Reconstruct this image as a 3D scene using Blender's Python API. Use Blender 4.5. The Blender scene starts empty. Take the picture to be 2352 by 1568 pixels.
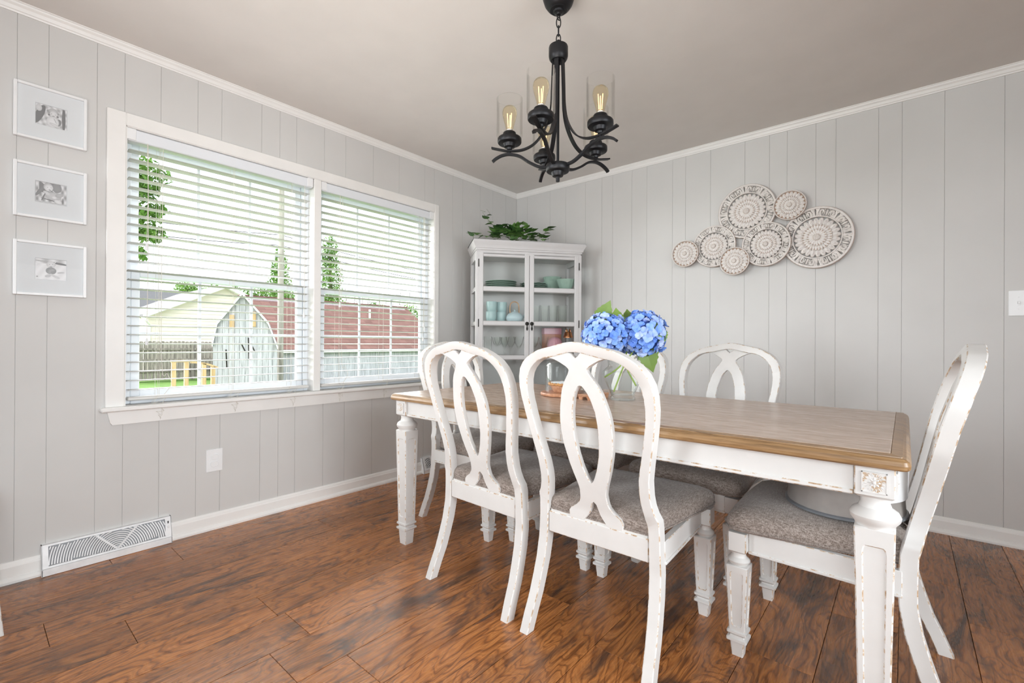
import bpy, math, random
from math import sin, cos, pi, radians, sqrt, exp
from mathutils import Vector, Matrix
rnd = random.Random(7)
sc = bpy.context.scene
COL = sc.collection

# ------------------------------------------------------------------ camera
F, YAW, PIT, ROLL = 1065.5, -0.7032, 0.0017, 0.0055
CAM = Vector((2.8668, -3.4374, 1.0199))
fwd = Vector((sin(YAW) * cos(PIT), cos(YAW) * cos(PIT), sin(PIT)))
rgt = Vector((cos(YAW), -sin(YAW), 0)); upv = rgt.cross(fwd)
r2 = cos(ROLL) * rgt + sin(ROLL) * upv; u2 = -sin(ROLL) * rgt + cos(ROLL) * upv
cd = bpy.data.cameras.new('camera'); cd.sensor_width = 36; cd.lens = F * 36 / 2352; cd.clip_start = .02; cd.clip_end = 300
cam = bpy.data.objects.new('camera', cd); COL.objects.link(cam)
cam.matrix_world = Matrix(((r2.x, u2.x, -fwd.x, CAM.x), (r2.y, u2.y, -fwd.y, CAM.y), (r2.z, u2.z, -fwd.z, CAM.z), (0, 0, 0, 1)))
sc.camera = cam
# ------------------------------------------------------------------ exposure, world, lights
vs = sc.view_settings
vs.view_transform = 'Standard'; vs.look = 'None'; vs.gamma = 1.0; vs.exposure = 0.0; vs.use_curve_mapping = False
sc.cycles.max_bounces = 14; sc.cycles.transparent_max_bounces = 40
sc.cycles.diffuse_bounces = 5; sc.cycles.glossy_bounces = 10; sc.cycles.transmission_bounces = 6
sc.cycles.caustics_reflective = False; sc.cycles.caustics_refractive = False
sc.cycles.sample_clamp_indirect = 6.0

w = bpy.data.worlds.new('overcast_sky'); sc.world = w; w.use_nodes = True
nt = w.node_tree; nt.nodes.clear()
tc = nt.nodes.new('ShaderNodeTexCoord'); sx = nt.nodes.new('ShaderNodeSeparateXYZ')
cr = nt.nodes.new('ShaderNodeValToRGB'); bg = nt.nodes.new('ShaderNodeBackground'); wo = nt.nodes.new('ShaderNodeOutputWorld')
nt.links.new(tc.outputs['Generated'], sx.inputs[0]); nt.links.new(sx.outputs['Z'], cr.inputs[0])
nt.links.new(cr.outputs[0], bg.inputs[0]); nt.links.new(bg.outputs[0], wo.inputs[0])
cr.color_ramp.elements[0].color = (.94, .97, 1, 1); cr.color_ramp.elements[1].color = (.72, .83, 1, 1)
bg.inputs[1].default_value = 2.25


def lamp(name, kind, loc, aim, energy, color=(1, 1, 1), **kw):
    l = bpy.data.lights.new(name, kind); l.energy = energy; l.color = color
    for k, v in kw.items(): setattr(l, k, v)
    o = bpy.data.objects.new(name, l); COL.objects.link(o); o.location = loc
    o.rotation_euler = (Vector(aim) - Vector(loc)).to_track_quat('-Z', 'Y').to_euler()
    return o


# hazy bright sky beyond the windows (very soft sun), and the sun over the house that lights the yard
lamp('hazy_sun', 'SUN', (-8, -3.2, 4.6), (0, -1.8, 1.4), 26.0, (1, .99, .97), angle=radians(110))
lamp('yard_sun', 'SUN', (6, -8, 12), (-8, 2, 0), 1.5, (1, .97, .92), angle=radians(30))
# unseen fill lamps added to brighten the room, and the photographer's flash at the camera
lamp('left_fill', 'AREA', (.2, -5.0, 1.6), (2.2, 0, .75), 25, (.91, .965, 1), shape='RECTANGLE', size=1.5, size_y=1.3, spread=radians(85))  # added fill imitating window light on the back wall
lamp('side_fill', 'AREA', (5.0, -3.1, 1.25), (0, -2.7, .35), 36, (.91, .965, 1), shape='RECTANGLE', size=2.2, size_y=1.3, spread=radians(90))  # added fill that brightens the left wall
lamp('room_fill', 'AREA', (4.2, -6.0, 1.6), (2.8, 0, .5), 22, (.91, .965, 1), shape='RECTANGLE', size=2.4, size_y=1.6, spread=radians(80))  # added fill that brightens the back wall from behind the camera
lamp('camera_flash', 'AREA', (2.72, -3.62, 1.12), (1.6, -1.2, .9), 0.8, (1, .99, .98), shape='DISK', size=.25)
lamp('ceiling_fill', 'AREA', (2.1, -3.9, 1.0), (1.45, -2.3, 2.44), 15, (1, .96, .92), shape='DISK', size=1.3, spread=radians(110))  # added uplight imitating window light thrown onto the ceiling


# ------------------------------------------------------------------ helpers
def V(*a): return Vector(a)


class MB:
    """collects faces, links them as one mesh object"""
    def __init__(s): s.v = []; s.f = []; s.m = []
    def add(s, vs_, fs, m=0, T=None):
        o = len(s.v)
        s.v += [tuple(T @ Vector(p)) if T is not None else tuple(p) for p in vs_]
        for f in fs: s.f.append([o + i for i in f]); s.m.append(m)
        return s
    def box(s, x0, x1, y0, y1, z0, z1, m=0, T=None):
        return s.add([(x, y, z) for x in (x0, x1) for y in (y0, y1) for z in (z0, z1)],
                     [(0, 1, 3, 2), (4, 6, 7, 5), (0, 4, 5, 1), (2, 3, 7, 6), (0, 2, 6, 4), (1, 5, 7, 3)], m, T)
    def cbox(s, x0, x1, y0, y1, z0, z1, c=.003, m=0, mw=None, T=None, ax='z'):
        """box whose four edges along ax (and its two ends) are chamfered; chamfers take material mw"""
        mw = m if mw is None else mw
        P = {'z': lambda a, b, t: (a, b, t), 'x': lambda a, b, t: (t, a, b), 'y': lambda a, b, t: (b, t, a)}[ax]
        A, B, Tt = {'z': ((x0, x1), (y0, y1), (z0, z1)), 'x': ((y0, y1), (z0, z1), (x0, x1)), 'y': ((z0, z1), (x0, x1), (y0, y1))}[ax]
        def ring(i, t):
            a0, a1, b0, b1 = A[0] + i, A[1] - i, B[0] + i, B[1] - i
            return [P(*q, t) for q in ((a0 + c, b0), (a1 - c, b0), (a1, b0 + c), (a1, b1 - c), (a1 - c, b1), (a0 + c, b1), (a0, b1 - c), (a0, b0 + c))]
        rings = [ring(c, Tt[0]), ring(0, Tt[0] + c), ring(0, Tt[1] - c), ring(c, Tt[1])]
        return s.loft(rings, m, closed=True, caps=True, T=T, mats=lambda j, i: mw if (j != 1 or i % 2) else m)
    def loft(s, rings, m=0, closed=True, caps=False, T=None, mats=None):
        n = len(rings[0]); o = len(s.v)
        for r in rings: s.v += [tuple(T @ Vector(p)) if T is not None else tuple(p) for p in r]
        for j in range(len(rings) - 1):
            for i in range(n if closed else n - 1):
                k = (i + 1) % n
                s.f.append([o + j * n + i, o + j * n + k, o + (j + 1) * n + k, o + (j + 1) * n + i])
                s.m.append(mats(j, i) if mats else m)
        if caps:
            s.f.append([o + i for i in reversed(range(n))]); s.m.append(m)
            s.f.append([o + (len(rings) - 1) * n + i for i in range(n)]); s.m.append(m)
        return s
    def lathe(s, prof, n=20, c=(0, 0, 0), m=0, T=None, capb=False, capt=False):
        rings = [[(c[0] + r * cos(2 * pi * i / n), c[1] + r * sin(2 * pi * i / n), c[2] + z) for i in range(n)] for r, z in prof]
        o = len(s.v); s.loft(rings, m, True, False, T)
        if capb: s.f.append([o + i for i in reversed(range(n))]); s.m.append(m)
        if capt: s.f.append([o + (len(prof) - 1) * n + i for i in range(n)]); s.m.append(m)
        return s
    def sweep(s, path, sec, m=0, closed=False, hint=None, caps=True, T=None, scale=None):
        P = [Vector(p) for p in path]; n = len(P); rings = []; nrm = None
        for i in range(n):
            if closed: t = P[(i + 1) % n] - P[i - 1]
            else: t = P[min(i + 1, n - 1)] - P[max(i - 1, 0)]
            t.normalize()
            if hint is not None: h = Vector(hint)
            elif nrm is None: h = Vector((0, 0, 1)) if abs(t.z) < .9 else Vector((1, 0, 0))
            else: h = nrm
            sd = t.cross(h)
            if sd.length < 1e-6: sd = t.orthogonal()
            sd.normalize(); up = sd.cross(t); nrm = up
            k = scale[i] if scale else 1
            rings.append([P[i] + sd * (a * k) + up * (b * k) for a, b in sec])
        if closed: rings.append(rings[0])
        return s.loft(rings, m, True, caps and not closed, T)
    def tube(s, path, r, n=6, m=0, closed=False, T=None, scale=None):
        return s.sweep(path, [(r * cos(2 * pi * i / n), r * sin(2 * pi * i / n)) for i in range(n)], m, closed, None, True, T, scale)
    def sphere(s, c, r, nu=12, nv=8, m=0, T=None):
        rx, ry, rz = r if isinstance(r, tuple) else (r, r, r)
        rings = [[(c[0] + rx * cos(2 * pi * i / nu) * sin(pi * max(.02, j / nv if j < nv else .98) * 1.0), c[1] + ry * sin(2 * pi * i / nu) * sin(pi * max(.02, j / nv if j < nv else .98)),
                   c[2] - rz * cos(pi * j / nv)) for i in range(nu)] for j in range(nv + 1)]
        return s.loft(rings, m, True, True, T)
    def mesh(s, name, mats, smooth=None):
        me = bpy.data.meshes.new(name); me.from_pydata(s.v, [], s.f)
        for mt in (mats if isinstance(mats, (list, tuple)) else [mats]): me.materials.append(mt)
        if any(s.m): me.polygons.foreach_set('material_index', s.m)
        if smooth is not None:
            me.shade_smooth()
            try: me.set_sharp_from_angle(angle=radians(smooth))
            except Exception: pass
        me.update()
        return me
    def obj(s, name, mats, parent=None, smooth=None, **kw):
        return link(name, s.mesh(name, mats, smooth), parent, **kw)


def link(name, me, parent=None, loc=None, rot=None, label=None, cat=None, group=None, kind=None):
    o = bpy.data.objects.new(name, me); COL.objects.link(o)
    if parent is not None: o.parent = parent
    if loc is not None: o.location = loc
    if rot is not None: o.rotation_euler = rot
    for k, v in (('label', label), ('category', cat), ('group', group), ('kind', kind)):
        if v: o[k] = v
    return o


def thing(name, loc, label, cat, rotz=0, group=None):
    return link(name, None, None, loc, (0, 0, rotz), label, cat, group)


def struct(name, mb, mats, smooth=None, parent=None):
    return mb.obj(name, mats, parent, smooth, kind='structure' if parent is None else None)


def dup(o, parent=None):
    c = o.copy(); COL.objects.link(c)
    if parent is not None: c.parent = parent
    for ch in list(o.children): dup(ch, c)
    return c


def smoothpath(pts, n=6):
    P = [Vector(p) for p in pts]; out = []
    for i in range(len(P) - 1):
        a, b, c, d = P[max(i - 1, 0)], P[i], P[i + 1], P[min(i + 2, len(P) - 1)]
        for k in range(n):
            t = k / n
            out.append(.5 * ((2 * b) + (c - a) * t + (2 * a - 5 * b + 4 * c - d) * t * t + (3 * b - a - 3 * c + d) * t ** 3))
    out.append(P[-1]); return out


def lerp(x, xs, ys):
    if x <= xs[0]: return ys[0]
    for i in range(len(xs) - 1):
        if x <= xs[i + 1]: return ys[i] + (ys[i + 1] - ys[i]) * (x - xs[i]) / (xs[i + 1] - xs[i])
    return ys[-1]


# ------------------------------------------------------------------ materials
class M_:
    def __init__(s, name):
        s.mat = bpy.data.materials.new(name); s.mat.use_nodes = True; s.t = s.mat.node_tree; s.t.nodes.clear()
        s.out = s.n('ShaderNodeOutputMaterial')
    def n(s, kind, **kw):
        x = s.t.nodes.new(kind)
        for k, v in kw.items():
            if k in x.inputs.keys() if hasattr(x, 'inputs') else False: x.inputs[k].default_value = v
            else: setattr(x, k, v)
        return x
    def l(s, a, b): s.t.links.new(a, b)
    def bsdf(s, col=(.8, .8, .8), rough=.5, metal=0, spec=.5):
        b = s.n('ShaderNodeBsdfPrincipled'); b.inputs['Base Color'].default_value = (*col, 1)
        b.inputs['Roughness'].default_value = rough; b.inputs['Metallic'].default_value = metal
        b.inputs['Specular IOR Level'].default_value = spec
        s.l(b.outputs[0], s.out.inputs[0]); return b
    def coord(s, scale=(1, 1, 1), which='Object', rand=0):
        tcn = s.n('ShaderNodeTexCoord'); mp = s.n('ShaderNodeMapping'); mp.inputs['Scale'].default_value = scale
        s.l(tcn.outputs[which], mp.inputs['Vector'])
        if rand:
            oi = s.n('ShaderNodeObjectInfo'); mm = s.n('ShaderNodeMath', operation='MULTIPLY'); mm.inputs[1].default_value = rand
            s.l(oi.outputs['Random'], mm.inputs[0]); cb = s.n('ShaderNodeCombineXYZ')
            s.l(mm.outputs[0], cb.inputs[0]); s.l(mm.outputs[0], cb.inputs[1]); s.l(mm.outputs[0], cb.inputs[2]); s.l(cb.outputs[0], mp.inputs['Location'])
        return mp.outputs[0]
    def noise(s, vec, scale, detail=3, rough=.5, dist=0):
        x = s.n('ShaderNodeTexNoise'); x.inputs['Scale'].default_value = scale; x.inputs['Detail'].default_value = detail
        x.inputs['Roughness'].default_value = rough; x.inputs['Distortion'].default_value = dist
        if vec is not None: s.l(vec, x.inputs['Vector'])
        return x.outputs[0]
    def ramp(s, fac, stops):
        x = s.n('ShaderNodeValToRGB'); e = x.color_ramp.elements
        while len(e) < len(stops): e.new(.5)
        for q, (p, c) in zip(e, stops): q.position = p; q.color = (*c, 1) if len(c) == 3 else c
        s.l(fac, x.inputs[0]); return x.outputs[0]
    def mix(s, fac, a, b, mode='MIX'):
        x = s.n('ShaderNodeMix', data_type='RGBA', blend_type=mode)
        for sock, v in ((x.inputs[0], fac), (x.inputs[6], a), (x.inputs[7], b)):
            if hasattr(v, 'links') or hasattr(v, 'is_linked'): s.l(v, sock)
            elif isinstance(v, (int, float)): sock.default_value = v
            else: sock.default_value = (*v, 1)
        return x.outputs[2]
    def math(s, op, a, b=0):
        x = s.n('ShaderNodeMath', operation=op)
        for sock, v in ((x.inputs[0], a), (x.inputs[1], b)):
            if isinstance(v, (int, float)): sock.default_value = v
            else: s.l(v, sock)
        return x.outputs[0]
    def bump(s, h, b, strength=.2, dist=.002):
        x = s.n('ShaderNodeBump'); x.inputs['Strength'].default_value = strength; x.inputs['Distance'].default_value = dist
        s.l(h, x.inputs['Height']); s.l(x.outputs[0], b.inputs['Normal'])


def paint(name, col, rough=.5, var=.04, nscale=18, bump=.05, spec=.5, bscale=260):
    m = M_(name); b = m.bsdf(col, rough, 0, spec); vec = m.coord()
    nz = m.noise(vec, nscale, 4)
    m.l(m.ramp(nz, [(.3, tuple(c * (1 - var) for c in col)), (.7, tuple(min(1, c * (1 + var)) for c in col))]), b.inputs['Base Color'])
    if bump: m.bump(m.noise(vec, bscale, 2), b, bump, .001)
    return m.mat


def plain(name, col, rough=.5, metal=0, spec=.5, var=.06):
    m = M_(name); b = m.bsdf(col, rough, metal, spec)
    nz = m.noise(m.coord(), 30, 3)
    m.l(m.ramp(nz, [(.3, tuple(c * (1 - var) for c in col)), (.7, tuple(min(1, c * (1 + var)) for c in col))]), b.inputs['Base Color'])
    return m.mat


def thin_glass(name, tint=(.97, .985, .98), refl=1.0, edge=.35):
    m = M_(name); tr = m.n('ShaderNodeBsdfTransparent'); gl = m.n('ShaderNodeBsdfGlossy'); gl.inputs['Roughness'].default_value = .015
    lw = m.n('ShaderNodeLayerWeight'); lw.inputs['Blend'].default_value = .12
    f = m.math('MINIMUM', m.math('MULTIPLY', lw.outputs['Fresnel'], refl), .5)
    pw = m.math('POWER', lw.outputs['Facing'], 3.0)
    m.l(m.mix(pw, tint, tuple(c * (1 - edge) for c in tint)), tr.inputs[0])
    mx = m.n('ShaderNodeMixShader'); m.l(f, mx.inputs[0]); m.l(tr.outputs[0], mx.inputs[1]); m.l(gl.outputs[0], mx.inputs[2])
    m.l(mx.outputs[0], m.out.inputs[0]); return m.mat


def make_worn():
    m = M_('worn_edge_paint'); b = m.bsdf((.8, .79, .76), .5); vec = m.coord(rand=9)
    nz = m.noise(vec, 46, 5, .65)
    m.l(m.ramp(nz, [(.495, (.71, .70, .685)), (.55, (.56, .43, .31)), (.66, (.38, .24, .13))]), b.inputs['Base Color']); return m.mat


def make_floor():
    m = M_('hickory_plank'); b = m.bsdf((.2, .1, .05), .32, 0, .6)
    big = m.coord((1, 1, 1), rand=37)
    st = m.coord((9, .9, 1), rand=53)
    warp = m.noise(m.coord((2.2, .7, 1), rand=21), 2.2, 3, .5, .8)
    v2 = m.n('ShaderNodeVectorMath', operation='ADD'); m.l(st, v2.inputs[0])
    sc_ = m.n('ShaderNodeVectorMath', operation='SCALE'); m.l(warp, sc_.inputs[0]); sc_.inputs['Scale'].default_value = 5.5; m.l(sc_.outputs[0], v2.inputs[1])
    wv = m.n('ShaderNodeTexWave', wave_type='BANDS', bands_direction='X'); wv.inputs['Scale'].default_value = 1.1; wv.inputs['Distortion'].default_value = 5.0
    wv.inputs['Detail'].default_value = 3; wv.inputs['Detail Scale'].default_value = 1.6; m.l(v2.outputs[0], wv.inputs['Vector'])
    fine = m.noise(m.coord((34, 1.5, 1), rand=11), 3, 5, .62, .35)
    blot = m.noise(m.coord((5.5, 1.5, 1), rand=71), 1.9, 5, .62, 1.0)
    base = m.ramp(wv.outputs[0], [(0, (.13, .045, .016)), (.14, (.33, .118, .034)), (.5, (.43, .160, .046)), (.85, (.56, .235, .075)), (1, (.40, .150, .044))])
    base = m.mix(m.ramp(fine, [(.30, (.85, .85, .85)), (.46, (0, 0, 0))]), base, (.10, .042, .02))
    base = m.mix(.34, base, m.ramp(fine, [(.3, (.16, .055, .018)), (.5, (.36, .135, .04)), (.7, (.50, .215, .07))]))
    base = m.mix(m.ramp(blot, [(.53, (0, 0, 0)), (.68, (.85, .85, .85))]), base, (.060, .036, .028))
    oi = m.n('ShaderNodeObjectInfo')
    hv = m.n('ShaderNodeHueSaturation'); m.l(base, hv.inputs['Color']); m.l(m.math('ADD', m.math('MULTIPLY', oi.outputs['Random'], .45), .72), hv.inputs['Value'])
    m.l(hv.outputs[0], b.inputs['Base Color'])
    m.l(m.math('ADD', m.math('MULTIPLY', fine, .20), .17), b.inputs['Roughness'])
    m.bump(m.math('ADD', fine, m.math('MULTIPLY', blot, .8)), b, .22, .0025)
    return m.mat


def make_wood(name, dark, mid, light, grain=(40, 3, 40), rough=.4, axis_scale=1, bump=.15, warp=0):
    m = M_(name); b = m.bsdf(mid, rough)
    f1 = m.noise(m.coord(grain, rand=13), axis_scale * 2.2, 5, .6, .6); f2 = m.noise(m.coord(tuple(g * .22 for g in grain), rand=5), axis_scale * 2.0, 3, .5, 1.2)
    c = m.ramp(f1, [(.32, dark), (.5, mid), (.68, light)])
    m.l(m.mix(m.ramp(f2, [(.35, (0, 0, 0)), (.7, (.5, .5, .5))]), c, dark), b.inputs['Base Color'])
    m.bump(f1, b, bump, .001); return m.mat


def make_fabric():
    m = M_('woven_seat_fabric'); b = m.bsdf((.3, .27, .24), .9, 0, .2)
    a = m.coord((1, 1, 1))
    n1 = m.noise(m.coord((700, 60, 200)), 1, 2); n2 = m.noise(m.coord((60, 700, 200)), 1, 2)
    f = m.math('MULTIPLY', m.math('ADD', n1, n2), .5)
    m.l(m.ramp(f, [(.38, (.15, .115, .096)), (.5, (.27, .225, .198)), (.62, (.42, .362, .325))]), b.inputs['Base Color'])
    b.inputs['Sheen Weight'].default_value = .25
    m.bump(f, b, .5, .0015); return m.mat


def make_leaf(name, a, c, rough=.5):
    m = M_(name); b = m.bsdf(a, rough); oi = m.n('ShaderNodeObjectInfo')
    m.l(m.ramp(m.math('ADD', m.math('MULTIPLY', oi.outputs['Random'], .7), m.math('MULTIPLY', m.noise(m.coord(), 25, 3), .3)), [(.15, a), (.8, c)]), b.inputs['Base Color'])
    return m.mat


WALL = paint('greige_wall_paint', (.645, .638, .625), .55, .025, 3, .04)
CEIL = paint('ceiling_paint', (.74, .71, .68), .8, .02, 6, .12, bscale=160)
TRIM = paint('white_trim_paint', (.86, .85, .83), .4, .02, 9, .03)
VINYL = paint('white_vinyl', (.80, .83, .87), .35, .01, 9, 0)
BLIND = paint('blind_white', (.72, .715, .69), .4, .015, 9, 0)
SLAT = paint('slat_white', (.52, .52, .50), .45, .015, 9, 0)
CORD = plain('cord_cream', (.74, .71, .64), .8)
CHAIR = paint('antique_white_paint', (.71, .70, .685), .38, .03, 14, .06)
WORN = make_worn()
PANELM = paint('shelf_grey_paint', (.60, .59, .575), .45, .02, 9, .03)
FLOOR = make_floor()
TOPW = make_wood('table_top_oak', (.34, .235, .17), (.54, .405, .315), (.65, .51, .415), (7, 46, 40), .27)
EDGEW = make_wood('table_edge_oak', (.17, .095, .042), (.34, .20, .092), (.45, .285, .145), (4, 50, 50), .3)
FABRIC = make_fabric()
BLACK = plain('matte_black_metal', (.018, .018, .02), .42, .6)
GLASS = thin_glass('clear_glass', (.99, .995, .99), 1.0, .14)
PANE = thin_glass('window_glass', (.97, .975, .975), .7, .05)
CABGL = thin_glass('cabinet_glass', (.95, .965, .96), 1.6, .05)
SHADEG = thin_glass('lamp_shade_glass', (.995, .995, .99), .45, .10)
AMBER = thin_glass('amber_bulb_glass', (1, .945, .82), .9, .12)
PLASTIC = paint('white_plastic', (.86, .87, .88), .35, .01, 9, 0)
DARK = plain('dark_gap', (.05, .05, .055), .8)
METAL = plain('register_enamel', (.84, .85, .86), .4)

# ------------------------------------------------------------------ room shell
H = 2.44; RX = 5.2; RY = -7.0
WY0, WY1, WZ0, WZ1 = -2.945, -1.025, .705, 2.055
fl = struct('floor', MB().box(-.12, RX, RY, .12, -.12, -.011), FLOOR)
pl_len = 1.29; xs = [.115 + .1955 * k for k in range(-1, 20)]
phase = {.702: -3.055, .506: -3.25, .897: -2.68, 1.288: -2.79, 2.852: -.735, 2.461: -1.748, 2.070: -2.06, 1.679: -.62, 2.266: -.9, 2.657: -1.3, 3.048: -1.05}
pm = MB().cbox(-.0968, .0968, -pl_len / 2 + .0008, pl_len / 2 - .0008, -.011, 0, .0006, ax='y').mesh('plank', FLOOR)
for k, x in enumerate(xs):
    ph = next((v for q, v in phase.items() if abs(q - x) < .02), -rnd.uniform(0, pl_len))
    y = ph % pl_len
    while y > -5.6:
        ya, yb = max(y - pl_len, -5.6), min(y, 0)
        if yb - ya > .05 and x < 3.9 and x + .1955 > 0:
            xa, xb = max(x, 0), x + .1955
            if abs(yb - ya - pl_len) < 1e-6 and xa == x: link('plank', pm, fl, ((xa + xb) / 2, (ya + yb) / 2, 0))
            else:
                cx, cy = (xa + xb) / 2, (ya + yb) / 2
                MB().cbox(xa - cx + .0009, xb - cx - .0009, ya - cy + .0008, yb - cy - .0008, -.011, 0, .0006, ax='y').obj('plank', FLOOR, fl, loc=(cx, cy, 0))
        y -= pl_len
struct('ceiling', MB().box(-.12, RX + .12, RY - .12, .12, H, H + .12), CEIL)
b = MB(); T = .003
b.box(-.14, -T, RY, WY0, 0, H).box(-.14, -T, WY1, .12, 0, H).box(-.14, -T, WY0, WY1, 0, WZ0).box(-.14, -T, WY0, WY1, WZ1, H)
wl = struct('wall_left', b, WALL)
wb = struct('wall_back', MB().box(-T, RX, T, .14, 0, H), WALL)
struct('wall_right', MB().box(RX, RX + .12, RY, .12, 0, H), WALL)
struct('wall_front', MB().box(-.12, RX + .12, RY - .12, RY, 0, H), WALL)
gl = [-5.2, -4.8, -4.4, -4.0, -3.75, -3.46, -3.30, -3.205, -3.045, -2.803, -2.643, -2.53, -2.323, -2.22, -2.12, -1.94, -1.79, -1.58, -1.36, -1.12, -.826, -.712, -.5, -.34, -.16, 0]
g = .0006
for a, c in zip(gl, gl[1:]):
    for z0, z1 in (((0, WZ0), (WZ1, H)) if (a > WY0 - .02 and c < WY1 + .02) else ((0, H),)):
        aa, cc = a, c
        if z1 == H and z0 == 0:
            if a < WY0 < c: cc = WY0
            if a < WY1 < c: aa = WY1
        MB().cbox(-T, 0, aa + g, cc - g, z0, z1, .0007, ax='z').obj('panel', WALL, wl)
for a, c in ((-3.045, WY0), (WY1, -.826)): pass
for (a, c, lo, hi) in ((WY0, -2.803, 0, WZ0), (WY0, -2.803, WZ1, H), (-1.12, WY1, 0, WZ0), (-1.12, WY1, WZ1, H)):
    MB().cbox(-T, 0, a + g, c - g, lo, hi, .0007, ax='z').obj('panel', WALL, wl)
gb = [0, .135, .398, .569, .77, .93, 1.03, 1.2, 1.325, 1.528, 1.626, 1.803, 2.028, 2.178, 2.28, 2.437, 2.54, 2.745, 2.85, 3.027, 3.252, 3.45, 3.7, 4.0, 4.4, 4.8, 5.2]
for a, c in zip(gb, gb[1:]):
    MB().cbox(a + g, c - g, 0, T, 0, H, .0007, ax='z').obj('panel', WALL, wb)


def run(name, prof, y0, y1, side):
    """moulding: prof = (out from wall, z) swept along the wall"""
    m = MB()
    if side == 'left': m.loft([[(p, y0, z) for p, z in prof], [(p, y1, z) for p, z in prof]], caps=True)
    else: m.loft([[(y0, -p, z) for p, z in prof], [(y1, -p, z) for p, z in prof]], caps=True)
    return struct(name, m, TRIM)


basep = [(0, 0), (.026, 0), (.026, .010), (.021, .019), (.014, .023), (.013, .066), (.010, .072), (.009, .078), (.005, .086), (0, .087)]
crown = [(0, H - .042), (.006, H - .042), (.008, H - .036), (.012, H - .033), (.017, H - .020), (.024, H - .012), (.026, H - .006), (.030, H - .004), (.030, H), (0, H)]
for n_, (a, c) in zip(('baseboard_left', 'baseboard_left', 'baseboard_left'), ((RY, -3.22), (-2.755, -1.145), (-1.045, 0))): run(n_, basep, a, c, 'left')
run('baseboard_back', basep, 0, RX, 'back')
run('trim_1', crown, RY, 0, 'left'); run('trim_2', crown, 0, RX, 'back')

# ------------------------------------------------------------------ window unit
cas = MB()   # jamb boards lining the opening
struct('trim_3', MB().box(-.14, .012, WY0 - .0, WY0 + .008, WZ0, WZ1).box(-.14, .012, WY1 - .008, WY1, WZ0, WZ1).box(-.14, .012, WY0, WY1, WZ1 - .008, WZ1), TRIM)
for nm, (y0, y1, z0, z1) in (('trim_4', (-3.012, WY0 + .004, .703, 2.112)), ('trim_5', (WY1 - .004, -.985, .703, 2.112))):
    struct(nm, MB().cbox(0, .017, y0, y1, z0, z1, .003, ax='z'), TRIM)
struct('trim_6', MB().cbox(0, .0175, WY0 + .004, WY1 - .004, WZ1 - .006, 2.112, .003, ax='y'), TRIM)
struct('trim_7', MB().cbox(-.13, .014, -2.012, -1.965, WZ0, WZ1 - .008, .003, ax='z'), TRIM)
struct('trim_8', MB().cbox(-.02, .05, -3.03, -.965, .683, .704, .005, ax='y'), TRIM)     # stool
struct('trim_9', MB().loft([[(0, -3.005 + a, z), (.016, -3.005 + a, z), (.016, -.99 - a, z), (0, -.99 - a, z)] for a, z in ((.02, .618), (.012, .63), (0, .683))], caps=True), TRIM)


def window(name, y0, y1):
    root = link(name, None, None, (-.10, (y0 + y1) / 2, WZ0), kind='structure')
    h = WZ1 - .008 - WZ0; wy = (y1 - y0) / 2
    fr = MB()
    for s in (-1, 1): fr.cbox(-.04, .04, *sorted((s * wy, s * (wy - .03))), 0, h, .003)
    fr.cbox(-.04, .04, -wy + .03, wy - .03, h - .035, h, .003, ax='y').cbox(-.04, .045, -wy + .03, wy - .03, 0, .03, .003, ax='y')
    fr.obj('window_frame', VINYL, root)
    mid = 1.352 - WZ0
    for nm, x, z0, z1, hz in (('upper_sash', -.018, mid - .014, h - .035, 0), ('lower_sash', .016, .03, mid + .02, 1)):
        q = wy - .032; s_ = MB(); st = .036
        for s in (-1, 1): s_.cbox(x - .014, x + .014, *sorted((s * q, s * (q - st))), z0, z1, .003)
        s_.cbox(x - .014, x + .014, -q + st, q - st, z0, z0 + .036, .003, ax='y').cbox(x - .014, x + .014, -q + st, q - st, z1 - .034, z1, .003, ax='y')
        so = s_.obj(nm, VINYL, root)
        gi = MB(); gz0, gz1 = z0 + .036, z1 - .034
        for t in (-1, 1): gi.cbox(x - .004, x + .004, t * (q - st) / 3 - .008, t * (q - st) / 3 + .008, gz0, gz1, .002)
        if hz: gi.cbox(x - .0035, x + .0035, -q + st, q - st, (gz0 + gz1) / 2 - .011, (gz0 + gz1) / 2 + .007, .002, ax='y')
        gi.obj('muntin', VINYL, so)
        MB().add([(x + .0055, -q + st, gz0), (x + .0055, q - st, gz0), (x + .0055, q - st, gz1), (x + .0055, -q + st, gz1)], [(0, 1, 2, 3)]).obj('pane', PANE, so)
    lk = MB()
    for t in (-.45, .4): lk.cbox(.004, .03, t * wy - .025, t * wy + .025, mid + .02, mid + .03, .003, ax='y')
    lk.obj('sash_lock', VINYL, root)


window('window_1', WY0 + .008, -2.012); window('window_2', -1.965, WY1 - .008)


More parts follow.
